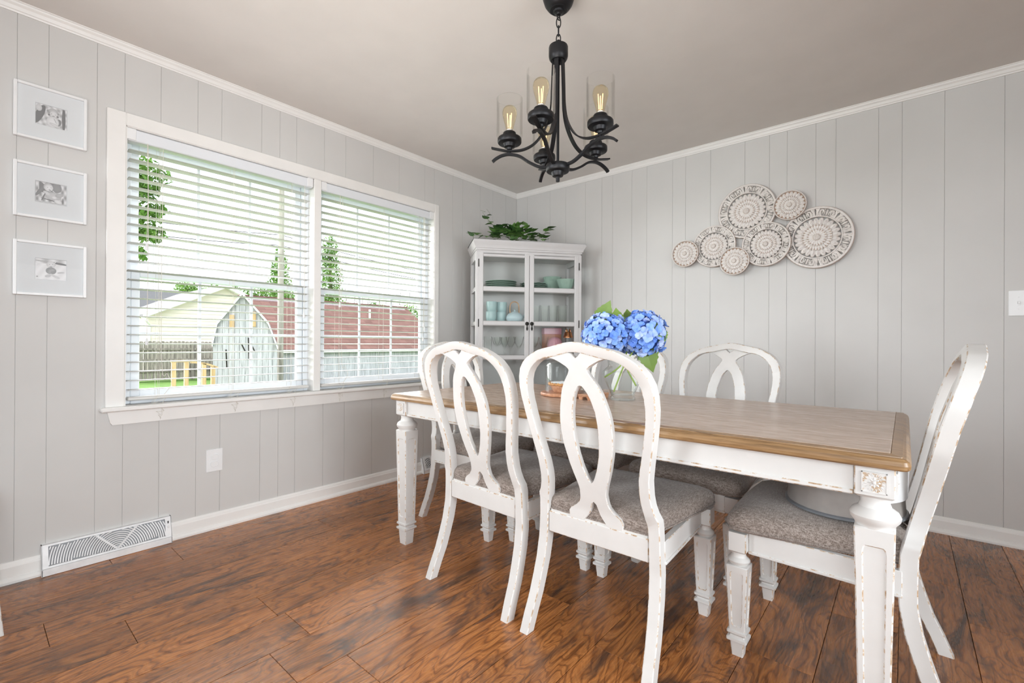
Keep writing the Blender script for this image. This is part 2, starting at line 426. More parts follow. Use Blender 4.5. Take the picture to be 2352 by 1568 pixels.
def blind(y0, y1, label, seed, right=False):
    rn = random.Random(seed)
    root = thing('window_blind', (-.032, (y0 + y1) / 2, 0), label, 'blind'); wy = (y1 - y0) / 2
    hd = MB().cbox(-.022, .036, -wy, wy, 1.988, 2.045, .004, ax='y').obj('headrail', VINYL, root)
    for s in (-1, 1): MB().cbox(.033, .0385, *sorted((s * (wy + .002), s * (wy - .035))), 1.992, 2.047, .002).obj('valance_clip', PLASTIC, hd)
    n = 27; z1, z0 = 1.948, .776
    me = MB()
    sec = [(-.024, -.0016), (-.012, .0002), (0, .0009), (.012, .0002), (.024, -.0016), (.024, .0012), (0, .0036), (-.024, .0012)]
    me.loft([[(a, y, z) for a, z in sec] for y in (-wy + .012, wy - .012)], caps=True)
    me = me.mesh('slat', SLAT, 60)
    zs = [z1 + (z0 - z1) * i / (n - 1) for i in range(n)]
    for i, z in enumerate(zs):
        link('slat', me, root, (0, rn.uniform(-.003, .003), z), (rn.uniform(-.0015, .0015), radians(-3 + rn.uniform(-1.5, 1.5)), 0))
    MB().cbox(-.024, .024, -wy + .01, wy - .01, .725, .742, .004, ax='y').obj('bottom_rail', BLIND, root)
    lad = MB()
    for t in (-.72, .02, .72):
        for x in (-.0255, .0255): lad.tube([(x, t * wy, 1.99), (x, t * wy, .742)], .0007, 4)
        for z in zs: lad.tube([(-.0255, t * wy, z - .003), (.0255, t * wy, z - .003)], .0006, 3)
        lad.tube([(.026, t * wy + .006, 1.99), (.026, t * wy + .006, .742)], .0008, 4)
    lad.obj('ladder_cord', CORD, root, kind='stuff')
    for t in (-.72, .02, .72):        # slack cord knotted under the rail
        for rep in range(2):
            P = []; cx = t * wy
            for i in range(9):
                a = i * 2.1 + rep + seed
                P.append((.05 + .012 * sin(i * 1.7), cx + .03 * cos(a) * (1 - i / 12), .725 - .012 * i + .022 * sin(a * 1.3)))
            P = [(.03, cx, .742)] + P
            MB().tube(smoothpath(P, 5), .0008, 4).obj('slack_cord', CORD, root)
    cords = [(-.83, 1.99, 1.50), (-.825, 1.99, 1.03), (.885, 1.99, 1.2)] if not right else [(.80, 1.99, 1.17), (.82, 1.99, 1.14), (.79, 1.99, 1.06), (-.72, 1.99, 1.28)]
    for t, a, z in cords:
        y = t * wy
        cdn = MB().tube([(.038, y, a), (.038, y + .004, (a + z) / 2), (.038, y, z)], .0013, 5).obj('pull_cord', CORD, root)
        MB().lathe([(.002, 0), (.0045, -.004), (.0075, -.03), (.006, -.034), (.001, -.035)], 10, (.038, y, z)).obj('tassel', PLASTIC, cdn, 40)
    P = [(.045, -.72 * wy + .012, 1.98), (.045, -.72 * wy + .01, .95), (.05, -.72 * wy + .035, .85), (.055, -.72 * wy + .05, .80), (.05, -.72 * wy + .02, .745)]
    MB().tube(smoothpath(P, 6), .0013, 5).obj('lift_cord', CORD, root)


blind(-2.936, -2.018, 'wide white slatted blind in the left window, barn seen through it', 3)
blind(-1.96, -1.036, 'white slatted blind in the right window, nearest the corner cabinet', 5, True)

# ------------------------------------------------------------------ wall fittings
def framed_photo(y0, y1, z0, z1, label, draw):
    yc, zc = (y0 + y1) / 2, (z0 + z1) / 2; hw, hh = (y1 - y0) / 2, (z1 - z0) / 2
    r = thing('picture_frame', (.001, yc, zc), label, 'picture frame', group='framed photos left of the window')
    f = .011
    m = MB()
    for s in (-1, 1):
        m.cbox(0, .022, *sorted((s * hw, s * (hw - f))), -hh, hh, .0015)
        m.cbox(0, .0218, -hw + f, hw - f, *sorted((s * hh, s * (hh - f))), .0015, ax='y')
    m.obj('frame', PLASTIC, r)
    w_, h_ = .05, .046
    mt = MB(); x = .012
    a, c = hw - f, hh - f
    o = [(-a, -c), (a, -c), (a, c), (-a, c)]; i_ = [(-w_, -h_), (w_, -h_), (w_, h_), (-w_, h_)]
    for k in range(4):
        q = (k + 1) % 4
        mt.add([(x, *o[k]), (x, *o[q]), (x, *i_[q]), (x, *i_[k])], [(0, 1, 2, 3)])
        k2 = [(p * .965, s_ * .965) for p, s_ in (i_[k], i_[q])]
        mt.add([(x, *i_[k]), (x, *i_[q]), (x - .003, *k2[1]), (x - .003, *k2[0])], [(0, 1, 2, 3)])
    mt.obj('mat_board', MATB, r)
    nx, ny = 112, 100; pr = MB(); cols = []
    for j in range(ny):
        for i in range(nx):
            u0, u1, v0, v1 = i / nx, (i + 1) / nx, j / ny, (j + 1) / ny
            P = lambda u, v: (x - .003, (u * 2 - 1) * w_ * .97, (1 - 2 * v) * h_ * .97)
            pr.add([P(u0, v1), P(u1, v1), P(u1, v0), P(u0, v0)], [(0, 1, 2, 3)]); cols.append(.14 + .82 * draw((u0 + u1) / 2, (v0 + v1) / 2))
    me = pr.mesh('print', PRINT)
    ca = me.color_attributes.new('tone', 'FLOAT_COLOR', 'CORNER')
    ca.data.foreach_set('color', [q for c_ in cols for _ in range(4) for q in (c_, c_, c_ * 1.02, 1)])
    link('print', me, r)
    MB().add([(.016, -a, -c), (.016, a, -c), (.016, a, c), (.016, -a, c)], [(0, 1, 2, 3)]).obj('glazing', PANE, r)


MATB = paint('mat_board_white', (.80, .82, .84), .7, .01, 9, 0)
mp_ = M_('photo_print'); bb = mp_.bsdf((.5, .5, .5), .5); at = mp_.n('ShaderNodeVertexColor'); at.layer_name = 'tone'; mp_.l(at.outputs[0], bb.inputs[0]); PRINT = mp_.mat


def ell(u, v, cx, cy, rx, ry, a=0):
    dx, dy = u - cx, v - cy; c_, s_ = cos(a), sin(a)
    return ((dx * c_ + dy * s_) / rx) ** 2 + ((-dx * s_ + dy * c_) / ry) ** 2


def layers(L, bgf):
    def d(u, v):
        t = bgf(u, v)
        for (cx, cy, rx, ry, a, tone) in L:
            e = ell(u, v, cx, cy, rx, ry, a)
            q = max(0, min(1, (1.12 - e) / .24)); q = q * q * (3 - 2 * q)
            t = t + ((tone * (1 - .22 * min(e, 1)) if tone > .1 else tone) - t) * q
        return t
    return d


h1 = lambda u, v: .62 + .25 * sin(u * 23 + v * 5) * sin(v * 17 - u * 9)
ph1 = layers([(.12, .5, .13, .5, .3, .12), (.9, .5, .06, .6, 0, .10), (.72, .72, .10, .18, .2, .22), (.10, .2, .1, .16, 0, .7), (.55, .27, .21, .10, .15, .38), (.56, .21, .15, .13, 0, .55),
              (.57, .36, .125, .16, 0, .80), (.50, .35, .018, .012, 0, .12), (.62, .36, .018, .012, 0, .12), (.57, .40, .02, .015, 0, .6), (.56, .455, .05, .016, 0, .2),
              (.42, .42, .035, .05, 0, .15), (.70, .43, .035, .05, 0, .15), (.54, .74, .20, .26, .1, .86), (.60, .88, .18, .07, .4, .74), (.62, .66, .012, .12, -.4, .4)], h1)
h2 = lambda u, v: (.16 if (u * .9 + .1 < v * .9 + .25 and u > .12 and v < .5) or (.45 < u < .8 and v < .35) else .55 + .3 * sin(u * 31) * sin(v * 13))
ph2 = layers([(.2, .35, .07, .42, .5, .2), (.68, .2, .16, .22, 0, .28), (.40, .20, .145, .19, .15, .62), (.42, .25, .135, .17, .15, .86), (.38, .23, .018, .010, .1, .25), (.49, .22, .018, .010, .1, .25), (.44, .28, .016, .012, 0, .66), (.455, .345, .042, .022, .15, .28), (.285, .27, .018, .035, 0, .7),
              (.56, .62, .26, .20, 0, .60), (.36, .52, .14, .08, .7, .72), (.76, .54, .14, .09, -.5, .5), (.60, .68, .08, .07, 0, .82), (.5, .84, .34, .025, .2, .12), (.25, .72, .025, .2, .3, .14), (.72, .86, .13, .09, .4, .84), (.88, .8, .02, .16, 0, .15)], h2)
h3 = lambda u, v: (.88 + .06 * sin(u * 19 + v * 11) if v > .22 else .70 + .2 * sin(u * 14))
ph3 = layers([(.75, .18, .3, .05, .15, .12), (.2, .12, .25, .03, .1, .5), (.82, .62, .12, .035, -.2, .55), (.62, .16, .018, .14, .5, .8), (.50, .26, .14, .17, 0, .83), (.45, .25, .016, .012, 0, .12), (.55, .24, .016, .012, 0, .12), (.50, .36, .05, .016, 0, .25), (.37, .27, .02, .035, 0, .7), (.64, .26, .02, .035, 0, .7),
              (.50, .56, .17, .17, 0, .26), (.46, .60, .05, .12, .3, .38), (.56, .52, .06, .04, 0, .45), (.40, .82, .10, .06, -.4, .62), (.66, .84, .14, .05, .5, .70), (.5, .74, .05, .05, 0, .75), (.06, .88, .03, .03, 0, .3)], h3)
framed_photo(-3.311, -3.082, 1.879, 2.113, 'white framed photo of a child in a sun hat, topmost of three', ph1)
framed_photo(-3.310, -3.081, 1.543, 1.777, 'white framed photo of a laughing baby in a swing, middle of three', ph2)
framed_photo(-3.309, -3.080, 1.211, 1.443, 'white framed photo of a baby sitting on a blanket, lowest of three', ph3)

# outlet
r = thing('wall_outlet', (0, -2.556, .37), 'white plate outlet with child safety caps, below the left window', 'outlet')
MB().cbox(0, .006, -.039, .039, -.060, .060, .002, ax='x').obj('cover_plate', PLASTIC, r)
for z in (-.019, .019):
    m = MB(); ring = lambda k, x: [(x, .0205 * k * cos(2 * pi * i / 24), z + max(-.0145, min(.0145, .0175 * sin(2 * pi * i / 24))) * k) for i in range(24)]
    m.loft([ring(1, .006), ring(1, .0095), ring(.88, .0105), ring(.8, .0095), ring(.2, .0098)], caps=True).obj('safety_cap', PLASTIC, r, 30)
# switch plate
r = thing('light_switch', (3.325, 0, 1.231), 'white double light switch plate at the right picture edge', 'light switch')
MB().cbox(-.058, .058, -.006, 0, -.064, .064, .002, ax='y').obj('cover_plate', PLASTIC, r)
for x in (-.023, .023):
    MB().cbox(x - .005, x + .005, -.0065, -.0055, -.012, .012, .0005, ax='y').obj('toggle_slot', METAL, r)
    MB().cbox(x - .004, x + .004, -.016, -.006, -.003, .008, .001, ax='y').obj('toggle', PLASTIC, r)
    for z in (-.03, .03): MB().lathe([(.003, 0), (.003, .001), (.001, .0015)], 8, T=Matrix.Translation((x, -.006, z)) @ Matrix.Rotation(pi / 2, 4, 'X'), capt=True).obj('screw', METAL, r)


def register(y0, y1, zt, label, fine=True):
    yc, w2 = (y0 + y1) / 2, (y1 - y0) / 2
    r = thing('floor_register', (0, yc, 0), label, 'vent', group=None)
    x0, x1 = .020, .046      # face slopes from top (near wall) to the foot
    fx = lambda z: x1 + (x0 - x1) * (z - .032) / (zt - .032)
    sh = MB()
    sh.loft([[(0, y, zt), (x0, y, zt), (x1, y, .032), (x1 + .004, y, .030), (x1 + .004, y, .001), (0, y, .001)] for y in (-w2, -w2 + .003)], caps=True)
    sh.loft([[(0, y, zt), (x0, y, zt), (x1, y, .032), (x1 + .004, y, .030), (x1 + .004, y, .001), (0, y, .001)] for y in (w2 - .003, w2)], caps=True)
    def slab(ya, yb, za, zb):
        sh.add([(fx(za), ya, za), (fx(za), yb, za), (fx(zb), yb, zb), (fx(zb), ya, zb), (fx(za) - .003, ya, za), (fx(za) - .003, yb, za), (fx(zb) - .003, yb, zb), (fx(zb) - .003, ya, zb)],
               [(0, 1, 2, 3), (7, 6, 5, 4), (0, 4, 5, 1), (2, 6, 7, 3), (1, 5, 6, 2), (0, 3, 7, 4)])
    za, zb = .040, zt - .008; ya, yb = -w2 + .022, w2 - .026
    slab(-w2, ya, .032, zt); slab(yb, w2, .032, zt); slab(ya, yb, .032, za); slab(ya, yb, zb, zt)
    sh.box(0, x0, -w2, w2, zt - .0015, zt)
    sh.cbox(x1 - .002, x1 + .004, -w2, w2, .001, .031, .001, ax='y')
    sh.obj('casing', METAL, r)
    MB().add([(fx(za) - .010, ya - .01, za - .005), (fx(za) - .010, yb + .01, za - .005), (fx(zb) - .010, yb + .01, zb + .005), (fx(zb) - .010, ya - .01, zb + .005)], [(0, 1, 2, 3)]).obj('inner_damper', DAMP, r)
    ri = MB(); R = .010 if fine else .02
    while R < .30:
        P = []
        for i in range(61):
            a = pi * i / 60; y, z = .02 + R * cos(a), za - .008 + R * sin(a)
            ok = ya < y < yb and za < z < zb
            if ok: P.append((fx(z) - .0015, y, z))
            if (not ok or i == 60) and P:
                if len(P) > 1: ri.sweep(P, [(-.0022, -.0017), (.0022, -.0017), (.0022, .0017), (-.0022, .0017)], hint=(1, 0, 0), caps=False)
                P = []
        R += .0088 if fine else .013
    ri.obj('grille_ribs', METAL, r, kind='stuff')
    if fine:
        for s in (-1, 1):
            MB().sweep([(fx(za), .02, za), (fx(zb), .02 + s * .075, zb)], [(-.004, -.002), (.004, -.002), (.004, .0015), (-.004, .0015)], hint=(1, 0, 0)).obj('grille_bar', METAL, r)
        lv = MB().box(fx(.1), fx(.1) + .001, w2 - .016, w2 - .011, zt - .04, zt - .02).obj('lever_slot', DARK, r)
        MB().cbox(fx(.09), fx(.09) + .006, w2 - .018, w2 - .010, zt - .055, zt - .042, .002, ax='x').obj('lever', METAL, r)


DAMP = plain('damper_grey', (.36, .37, .39), .6)
register(-3.220, -2.755, .128, 'wide white baseboard register with fan shaped grille, under the left window')
register(-1.146, -1.045, .120, 'small white baseboard register behind the far left table leg', False)

# ------------------------------------------------------------------ wooden legs, chairs, table
def sq(h, z, c=.003):
    return [(h - c, -h, z), (h, -h + c, z), (h, h - c, z), (h - c, h, z), (-h + c, h, z), (-h, h - c, z), (-h, -h + c, z), (-h + c, -h, z)]


WMAT = lambda j, i: 1 if i % 2 == 0 else 0


def turned_leg(hb, zt, zb, hs0, z_s0, hs1, z_s1, hf0, hf1, rneck, rbulb):
    """square block zt..zb, turned neck and bulb, panelled taper z_s0..z_s1, collars, foot"""
    m = MB()
    m.loft([sq(hb, zt), sq(hb, zb + .006), sq(hb - .006, zb)], mats=WMAT, caps=True)
    zz = zb - z_s0
    prof = [(hb * .80, zb), (rneck * 1.02, zb - .10 * zz), (rneck, zb - .22 * zz), (rneck * 1.08, zb - .30 * zz), (rneck * 1.12, zb - .36 * zz), (rbulb * .90, zb - .48 * zz), (rbulb, zb - .62 * zz), (rbulb * .97, zb - .74 * zz),
            (rbulb * .84, zb - .85 * zz), (rbulb * .78, zb - .93 * zz), (rbulb * .78, zb - zz)]
    m.lathe(prof, 24)
    # tapered shaft with recessed panels
    c = .003
    A, B = sq(hs0, z_s0, c), sq(hs1, z_s1, c)
    o = len(m.v); m.v += A + B + [(x * .92, y * .92, z_s0 + .003) for x, y, z in A]
    for i in range(8):
        k = (i + 1) % 8
        m.f.append([o + 16 + i, o + 16 + k, o + k, o + i]); m.m.append(0)
        if i % 2 == 0: m.f.append([o + i, o + k, o + 8 + k, o + 8 + i]); m.m.append(1)
    m.f.append([o + 16 + i for i in range(8)]); m.m.append(0)
    for q in range(4):
        R = Matrix.Rotation(q * pi / 2, 4, 'Z'); a = .20 * hs0 + .004; L = z_s0 - z_s1
        def P(u, t, d): h = hs0 + (hs1 - hs0) * t; return R @ Vector((h - d, u * h, z_s0 - t * L))
        e0 = (hs0 - c) / hs0; e1 = (hs1 - c) / hs1; w0 = .62; ta, tb = .085, .94; rr = .16
        outer = [(-e0, 0), (e0, 0), (e1, 1), (-e1, 1)]
        inner = [(-w0, ta + .035), (-w0 + rr * .4, ta + .01), (-w0 + rr, ta), (w0 - rr, ta), (w0 - rr * .4, ta + .01), (w0, ta + .035), (w0, tb - .03), (w0 - rr, tb), (-w0 + rr, tb), (-w0, tb - .03)]
        n_ = len(inner); o = len(m.v)
        m.v += [tuple(P(u, t, 0)) for u, t in outer] + [tuple(P(u, t, 0)) for u, t in inner] + [tuple(P(u * .88, .5 + (t - .5) * .985, .0035)) for u, t in inner]
        ii = lambda k: o + 4 + k % n_
        jj = lambda k: o + 4 + n_ + k % n_
        fcs = [[o, o + 1, ii(3), ii(2)], [o + 1, ii(5), ii(4), ii(3)], [o + 1, o + 2, ii(6), ii(5)], [o + 2, ii(7), ii(6)], [o + 2, o + 3, ii(8), ii(7)], [o + 3, ii(9), ii(8)], [o + 3, o, ii(0), ii(9)], [o, ii(2), ii(1), ii(0)]]
        for f_ in fcs: m.f.append(f_[::-1] if False else f_); m.m.append(0)
        for k in range(n_): m.f.append([ii(k), ii(k + 1), jj(k + 1), jj(k)]); m.m.append(1)
        m.f.append([jj(k) for k in range(n_)]); m.m.append(0)
    d = z_s1
    m.loft([sq(hs1, d), sq(hs1 + .005, d - .003), sq(hs1 + .005, d - .010), sq(hs1 - .002, d - .017), sq(hs1 - .002, d - .022), sq(hs1 + .006, d - .026), sq(hs1 + .006, d - .034), sq(hf0, d - .040), sq(hf1, 0)], mats=WMAT, caps=True)
    return m.mesh('leg', [CHAIR, WORN], 35)


ZS = [0, .06, .11, .16, .2, .26, .32, .40, .45, .52, .6, .7, .8, .9, 1.0, 1.03]
BS = [.096, .073, .050, .034, .022, .006, -.001, -.001, .001, .018, .037, .058, .079, .106, .138, .148]
OUT = [(.243, 0), (.232, .3), (.229, .36), (.227, .43), (.226, .475), (.216, .495), (.209, .52), (.206, .55), (.208, .60), (.216, .645), (.225, .69), (.234, .735), (.242, .78), (.248, .825), (.249, .865), (.244, .90), (.232, .93), (.214, .953), (.19, .971), (.165, .984), (.14, .995), (.115, 1.001), (.085, 1.007), (.06, 1.013), (.035, 1.0185), (.015, 1.0215), (0, 1.0225)]
INN = [(.208, 0), (.193, .3), (.191, .36), (.190, .42), (.187, .455), (.179, .49), (.172, .53), (.171, .56), (.174, .60), (.183, .645), (.194, .69), (.203, .735), (.211, .78), (.2155, .82), (.215, .857), (.209, .89), (.198, .915), (.184, .933), (.167, .948), (.15, .959), (.132, .966), (.112, .970), (.088, .973), (.062, .979), (.038, .985), (.018, .989), (0, .990)]
SP = [(.412, .102, .045), (.435, .103, .026), (.447, .095, .0175), (.463, .071, .0125), (.478, .058, .008), (.488, .0535, 0), (.50, .0515, 0), (.52, .050, 0), (.535, .053, 0), (.552, .058, 0), (.560, .0605, .007), (.574, .0655, .0145), (.61, .077, .028), (.65, .087, .038), (.68, .0935, .042), (.70, .0955, .044), (.73, .0975, .0455), (.757, .097, .0455),
      (.78, .095, .0435), (.80, .0915, .041), (.84, .081, .030), (.858, .0755, .022), (.872, .070, .0125), (.880, .066, .006), (.883, .065, 0), (.90, .054, 0), (.916, .042, 0), (.926, .0362, 0), (.932, .034, 0), (.938, .0375, 0), (.945, .046, 0), (.957, .066, 0), (.965, .084, 0), (.971, .104, .0005), (.976, .098, .007), (.981, .078, .0125), (.987, .052, .019)]


def post_loop(m, OI, t=.0205, c=.0028, mirror=1):
    rings = []
    for (xo, zo), (xi, zi) in OI:
        d = Vector((xo - xi, zo - zi)); d.normalize()
        yo, yi = -lerp(zo, ZS, BS), -lerp(zi, ZS, BS)
        P = [(xo - d.x * c, yo - t, zo - d.y * c), (xo, yo - t + c, zo), (xo, yo + t - c, zo), (xo - d.x * c, yo + t, zo - d.y * c),
             (xi + d.x * c, yi + t, zi + d.y * c), (xi, yi + t - c, zi), (xi, yi - t + c, zi), (xi + d.x * c, yi - t, zi + d.y * c)]
        rings.append([(x * mirror, y, z) for x, y, z in P])
    m.loft(rings, mats=WMAT, caps=True)


def dense(L, n):
    out = []
    for i in range(len(L) - 1):
        k = n if i > 3 else 5
        for j in range(k): out.append(tuple(L[i][q] + (L[i + 1][q] - L[i][q]) * j / k for q in range(2)))
    return out + [L[-1]]


oo, ii_ = dense(OUT, 2), dense(INN, 2)
pairs = list(zip(oo, ii_))
ksp = next(i for i, p in enumerate(pairs) if p[0][1] > .34)
upper = pairs[ksp:]
mm = MB(); loop = upper + [((-a[0][0], a[0][1]), (-a[1][0], a[1][1])) for a in reversed(upper[:-1])]
post_loop(mm, loop); ME_HOOP = mm.mesh('back_frame', [CHAIR, WORN], 40)
ME_RLEG = []
for s in (1, -1):
    mm = MB(); post_loop(mm, pairs[:ksp + 1], mirror=s); ME_RLEG.append(mm.mesh('rear_leg', [CHAIR, WORN], 40))
mm = MB()
SPd = []
for i in range(len(SP) - 1):
    k = 2 if SP[i + 1][0] - SP[i][0] > .012 else 1
    for j in range(k): SPd.append(tuple(SP[i][q] + (SP[i + 1][q] - SP[i][q]) * j / k for q in range(3)))
SPd.append(SP[-1])
for s in (1, -1):
    rings = []; c = .0025; t = .0105
    for z, xo, xi in SPd:
        y = -lerp(z, ZS, BS) - .004; ci = c if xi > .004 else 0
        P = [(xi + ci, y - t, z), (xo - c, y - t, z), (xo, y - t + c, z), (xo, y + t - c, z), (xo - c, y + t, z), (xi + ci, y + t, z), (xi, y + t - c * (ci > 0), z), (xi, y - t + c * (ci > 0), z)]
        rings.append([(x * s, y_, z_) for x, y_, z_ in P])
    mm.loft(rings, mats=lambda j, i: 1 if i in (1, 3) or (i in (5, 7) and SPd[j][2] > .004) else 0, caps=True)
ME_SPLAT = mm.mesh('splat', [CHAIR, WORN], 40)
ME_RAIL = MB().cbox(-.19, .19, -.016, .012, .338, .412, .003, 0, 1, ax='x').cbox(-.185, .185, -.010, .014, .410, .420, .002, 0, 1, ax='x').mesh('rear_rail', [CHAIR, WORN], 40)
ME_FLEG = turned_leg(.0275, .404, .338, .033, .295, .0245, .086, .021, .017, .021, .034)


def seat_mesh():
    m = MB(); nu, nv = 20, 16
    def outline(t, k, z):      # rounded trapezoid, t in 0..1
        P = []
        w0, w1, y0, y1 = .205 * k + 0, .252 * k, -.005, .462
        pts = [(-.195, .022), (-.198, .0), (-.18, -.006), (0, -.006), (.18, -.006), (.198, .0), (.195, .022), (.215, .15), (.245, .36), (.2505, .42), (.246, .448), (.226, .460), (.12, .466), (0, .468), (-.12, .466), (-.226, .460), (-.246, .448), (-.2505, .42), (-.245, .36), (-.215, .15)]
        cx, cy = 0, .23
        return [(cx + (x) * k, cy + (y - cy) * k, z) for x, y in pts]
    rings = [outline(0, .955, .408), outline(0, .985, .412), outline(0, 1.0, .424), outline(0, 1.0, .440), outline(0, .985, .455), outline(0, .95, .466), outline(0, .86, .477), outline(0, .7, .484), outline(0, .45, .488), outline(0, .2, .489)]
    m.loft(rings, caps=True)
    pp = outline(0, 1.003, .419)
    q = MB().tube([Vector(p) for p in pp], .0032, 5, closed=True)
    return m.mesh('seat', FABRIC, 50), q.mesh('piping', FABRIC, 50)


ME_SEAT, ME_PIPE = seat_mesh()


def apron_mesh(L):
    return MB().cbox(-L / 2, L / 2, -.011, .011, .335, .406, .002, 0, 1, ax='x').cbox(-L / 2, L / 2, -.013, .016, .335, .345, .002, 0, 1, ax='x').mesh('apron', [CHAIR, WORN], 40)


ME_AF, ME_AS = apron_mesh(.385), apron_mesh(.385)


def chair(x, y, rz, label):
    r = thing('dining_chair', (x, y, 0), label, 'chair', rz, 'white dining chairs around the table')
    link('back_frame', ME_HOOP, r); link('splat', ME_SPLAT, r); link('rear_rail', ME_RAIL, r)
    for m in ME_RLEG: link('leg', m, r)
    for s in (-1, 1): link('leg', ME_FLEG, r, (s * .218, .425, 0))
    link('apron', ME_AF, r, (0, .434, 0), (0, 0, pi))
    for s in (-1, 1): link('apron', ME_AS, r, (s * .211, .205, 0), (0, 0, s * (-pi / 2 + .045)))
    s_ = link('seat', ME_SEAT, r); link('piping', ME_PIPE, s_)
    return r


chair(2.073, -2.05, 0, 'nearest white chair with its back to the viewer, right of the other near chair')
chair(1.531, -2.037, -.04, 'white chair with its back to the viewer, nearer the window')
chair(2.876, -1.567, pi / 2, 'white chair seen from the side at the right table end, holding the booster seat')
chair(.806, -1.47, -pi / 2, 'white chair at the far left table end, its back to the window')
chair(2.162, -.995, pi - .085, 'white chair beyond the table under the carved wall discs')
chair(1.608, -1.0, pi - .11, 'white chair beyond the table, partly hidden by the blue hydrangeas')

# dining table
TX0, TX1, TY0, TY1, TZ = .868, 2.878, -2.042, -1.085, .760
tcx, tcy = (TX0 + TX1) / 2, (TY0 + TY1) / 2
tb = thing('dining_table', (tcx, tcy, 0), 'long oak topped dining table with white panelled legs', 'table')
hx, hy = (TX1 - TX0) / 2, (TY1 - TY0) / 2


def rrect(ix, z, rad, x0=-hx, x1=hx, y0=-hy, y1=hy):
    P = []; rad = max(rad - ix, .001)
    for cx, cy, a0 in ((x1 - ix - rad, y1 - ix - rad, 0), (x0 + ix + rad, y1 - ix - rad, pi / 2), (x0 + ix + rad, y0 + ix + rad, pi), (x1 - ix - rad, y0 + ix + rad, 3 * pi / 2)):
        for k in range(6): P.append((cx + rad * cos(a0 + k * pi / 10), cy + rad * sin(a0 + k * pi / 10), z))
    return P


ed = MB().loft([rrect(.045, TZ - .034, .02), rrect(.004, TZ - .034, .02), rrect(0, TZ - .030, .02), rrect(-.001, TZ - .022, .02), rrect(.002, TZ - .013, .02), rrect(.008, TZ - .007, .02), rrect(.014, TZ - .0055, .02), rrect(.0145, TZ - .003, .02), rrect(.036, TZ - .0006, .02), rrect(.038, TZ - .003, .02), rrect(.046, TZ - .003, .02)])
ed.obj('edge_moulding', EDGEW, tb, 25)
for s in (-1, 1):
    a, c = sorted((s * .0008, s * (hx - .0375)))
    MB().cbox(a, c, -hy + .0375, hy - .0375, TZ - .034, TZ, .001, ax='z').obj('top_panel', TOPW, tb)
ME_TLEG = turned_leg(.040, TZ - .034, .648, .0405, .572, .031, .110, .0285, .024, .030, .052)


def rosette(s):
    m = MB(); m.box(-s, s, -.0025, -.0015, -s, s, 1)
    for k in range(4):
        a, c = [(-s, s, s - .0025, s), (-s, s, -s, -s + .0025), (-s, -s + .0025, -s, s), (s - .0025, s, -s, s)][k], 0
        m.box(a[0], a[1], -.0035, 0, a[2], a[3], 0)
    for ring, (n, r0, r1, wd, off) in enumerate(((8, .1, .62, .16, 0), (16, .45, 1.0, .10, .5), (8, .8, 1.32, .10, .5))):
        for k in range(n):
            a = 2 * pi * (k + off) / n
            R1 = r1 if ring < 2 else r1
            L = min(R1, .97 / max(abs(cos(a)), abs(sin(a))))
            d, t = Vector((cos(a), sin(a))), Vector((-sin(a), cos(a)))
            q = [d * r0 * s, d * (r0 + L) / 2 * s + t * wd * s, d * L * s, d * (r0 + L) / 2 * s - t * wd * s, d * (r0 + L) / 2 * s]
            m.add([(p.x, -.0012, p.y) for p in q[:4]] + [(q[4].x, -.0058 + ring * .0008, q[4].y)], [(0, 1, 4), (1, 2, 4), (2, 3, 4), (3, 0, 4)])
    m.lathe([(.17 * s, .001), (.16 * s, .006), (.1 * s, .0075), (.01 * s, .008)], 10, T=Matrix.Rotation(pi / 2, 4, 'X'))
    return m.mesh('carved_rosette', [CHAIR, WORN])


ME_ROS = rosette(.025)
for sx_ in (-1, 1):
    for sy in (-1, 1):
        lx, ly = sx_ * (hx - .067), sy * (hy - .062)
        l = link('leg', ME_TLEG, tb, (lx, ly, 0))
        link('carved_rosette', ME_ROS, l, (0, sy * .0402, .687), (0, 0, 0 if sy < 0 else pi))
        link('carved_rosette', ME_ROS, l, (sx_ * .0402, 0, .687), (0, 0, sx_ * pi / 2))


def tapron(L):
    return MB().cbox(-L / 2, L / 2, -.011, .011, .648, TZ - .034, .002, 0, 1, ax='x').cbox(-L / 2, L / 2, -.017, .013, .648, .660, .003, 0, 1, ax='x').mesh('apron', [CHAIR, WORN], 40)


A1, A2 = tapron(2 * (hx - .067) - .08), tapron(2 * (hy - .062) - .08)
for s in (-1, 1):
    ap = link('apron', A1, tb, (0, s * (hy - .045), 0), (0, 0, 0 if s < 0 else pi))
    MB().cbox(-.022, .022, -.0125, .0, .661, TZ - .034, .001, 0, 1).obj('joint_block', [CHAIR, WORN], ap)
    link('apron', A2, tb, (s * (hx - .050), 0, 0), (0, 0, s * pi / 2))

# booster seat on the right-hand chair
bo = thing('booster_seat', (2.712, -1.55, .489), 'oval grey and white plastic booster seat resting on the right end chair', 'booster seat')
el = lambda a, c, z, n=36: [(a * cos(2 * pi * i / n), c * sin(2 * pi * i / n), z) for i in range(n)]
MB().loft([el(.158, .172, -.002), el(.166, .18, .001), el(.167, .181, .007), el(.160, .174, .010)], caps=True).obj('base_rim', plain('slate_plastic', (.20, .215, .235), .4), bo, 40)
MB().loft([el(.160, .174, .009), el(.157, .170, .05), el(.152, .165, .085), el(.146, .158, .092)], caps=True).obj('body', plain('warm_grey_plastic', (.34, .315, .295), .45), bo, 40)
m = MB(); R_ = []
for i in range(25):
    a = radians(-68) + radians(136) * i / 24; h = .10 + .055 * cos(a * .85)
    ro, ri = (.163, .176), (.150, .163)
    R_.append([(ro[0] * cos(a), ro[1] * sin(a), .06), (ro[0] * cos(a) * 1.02, ro[1] * sin(a) * 1.02, h), ((ro[0] * .97) * cos(a), ro[1] * .97 * sin(a), h + .006), (ri[0] * cos(a), ri[1] * sin(a), h), (ri[0] * cos(a), ri[1] * sin(a), .06)])
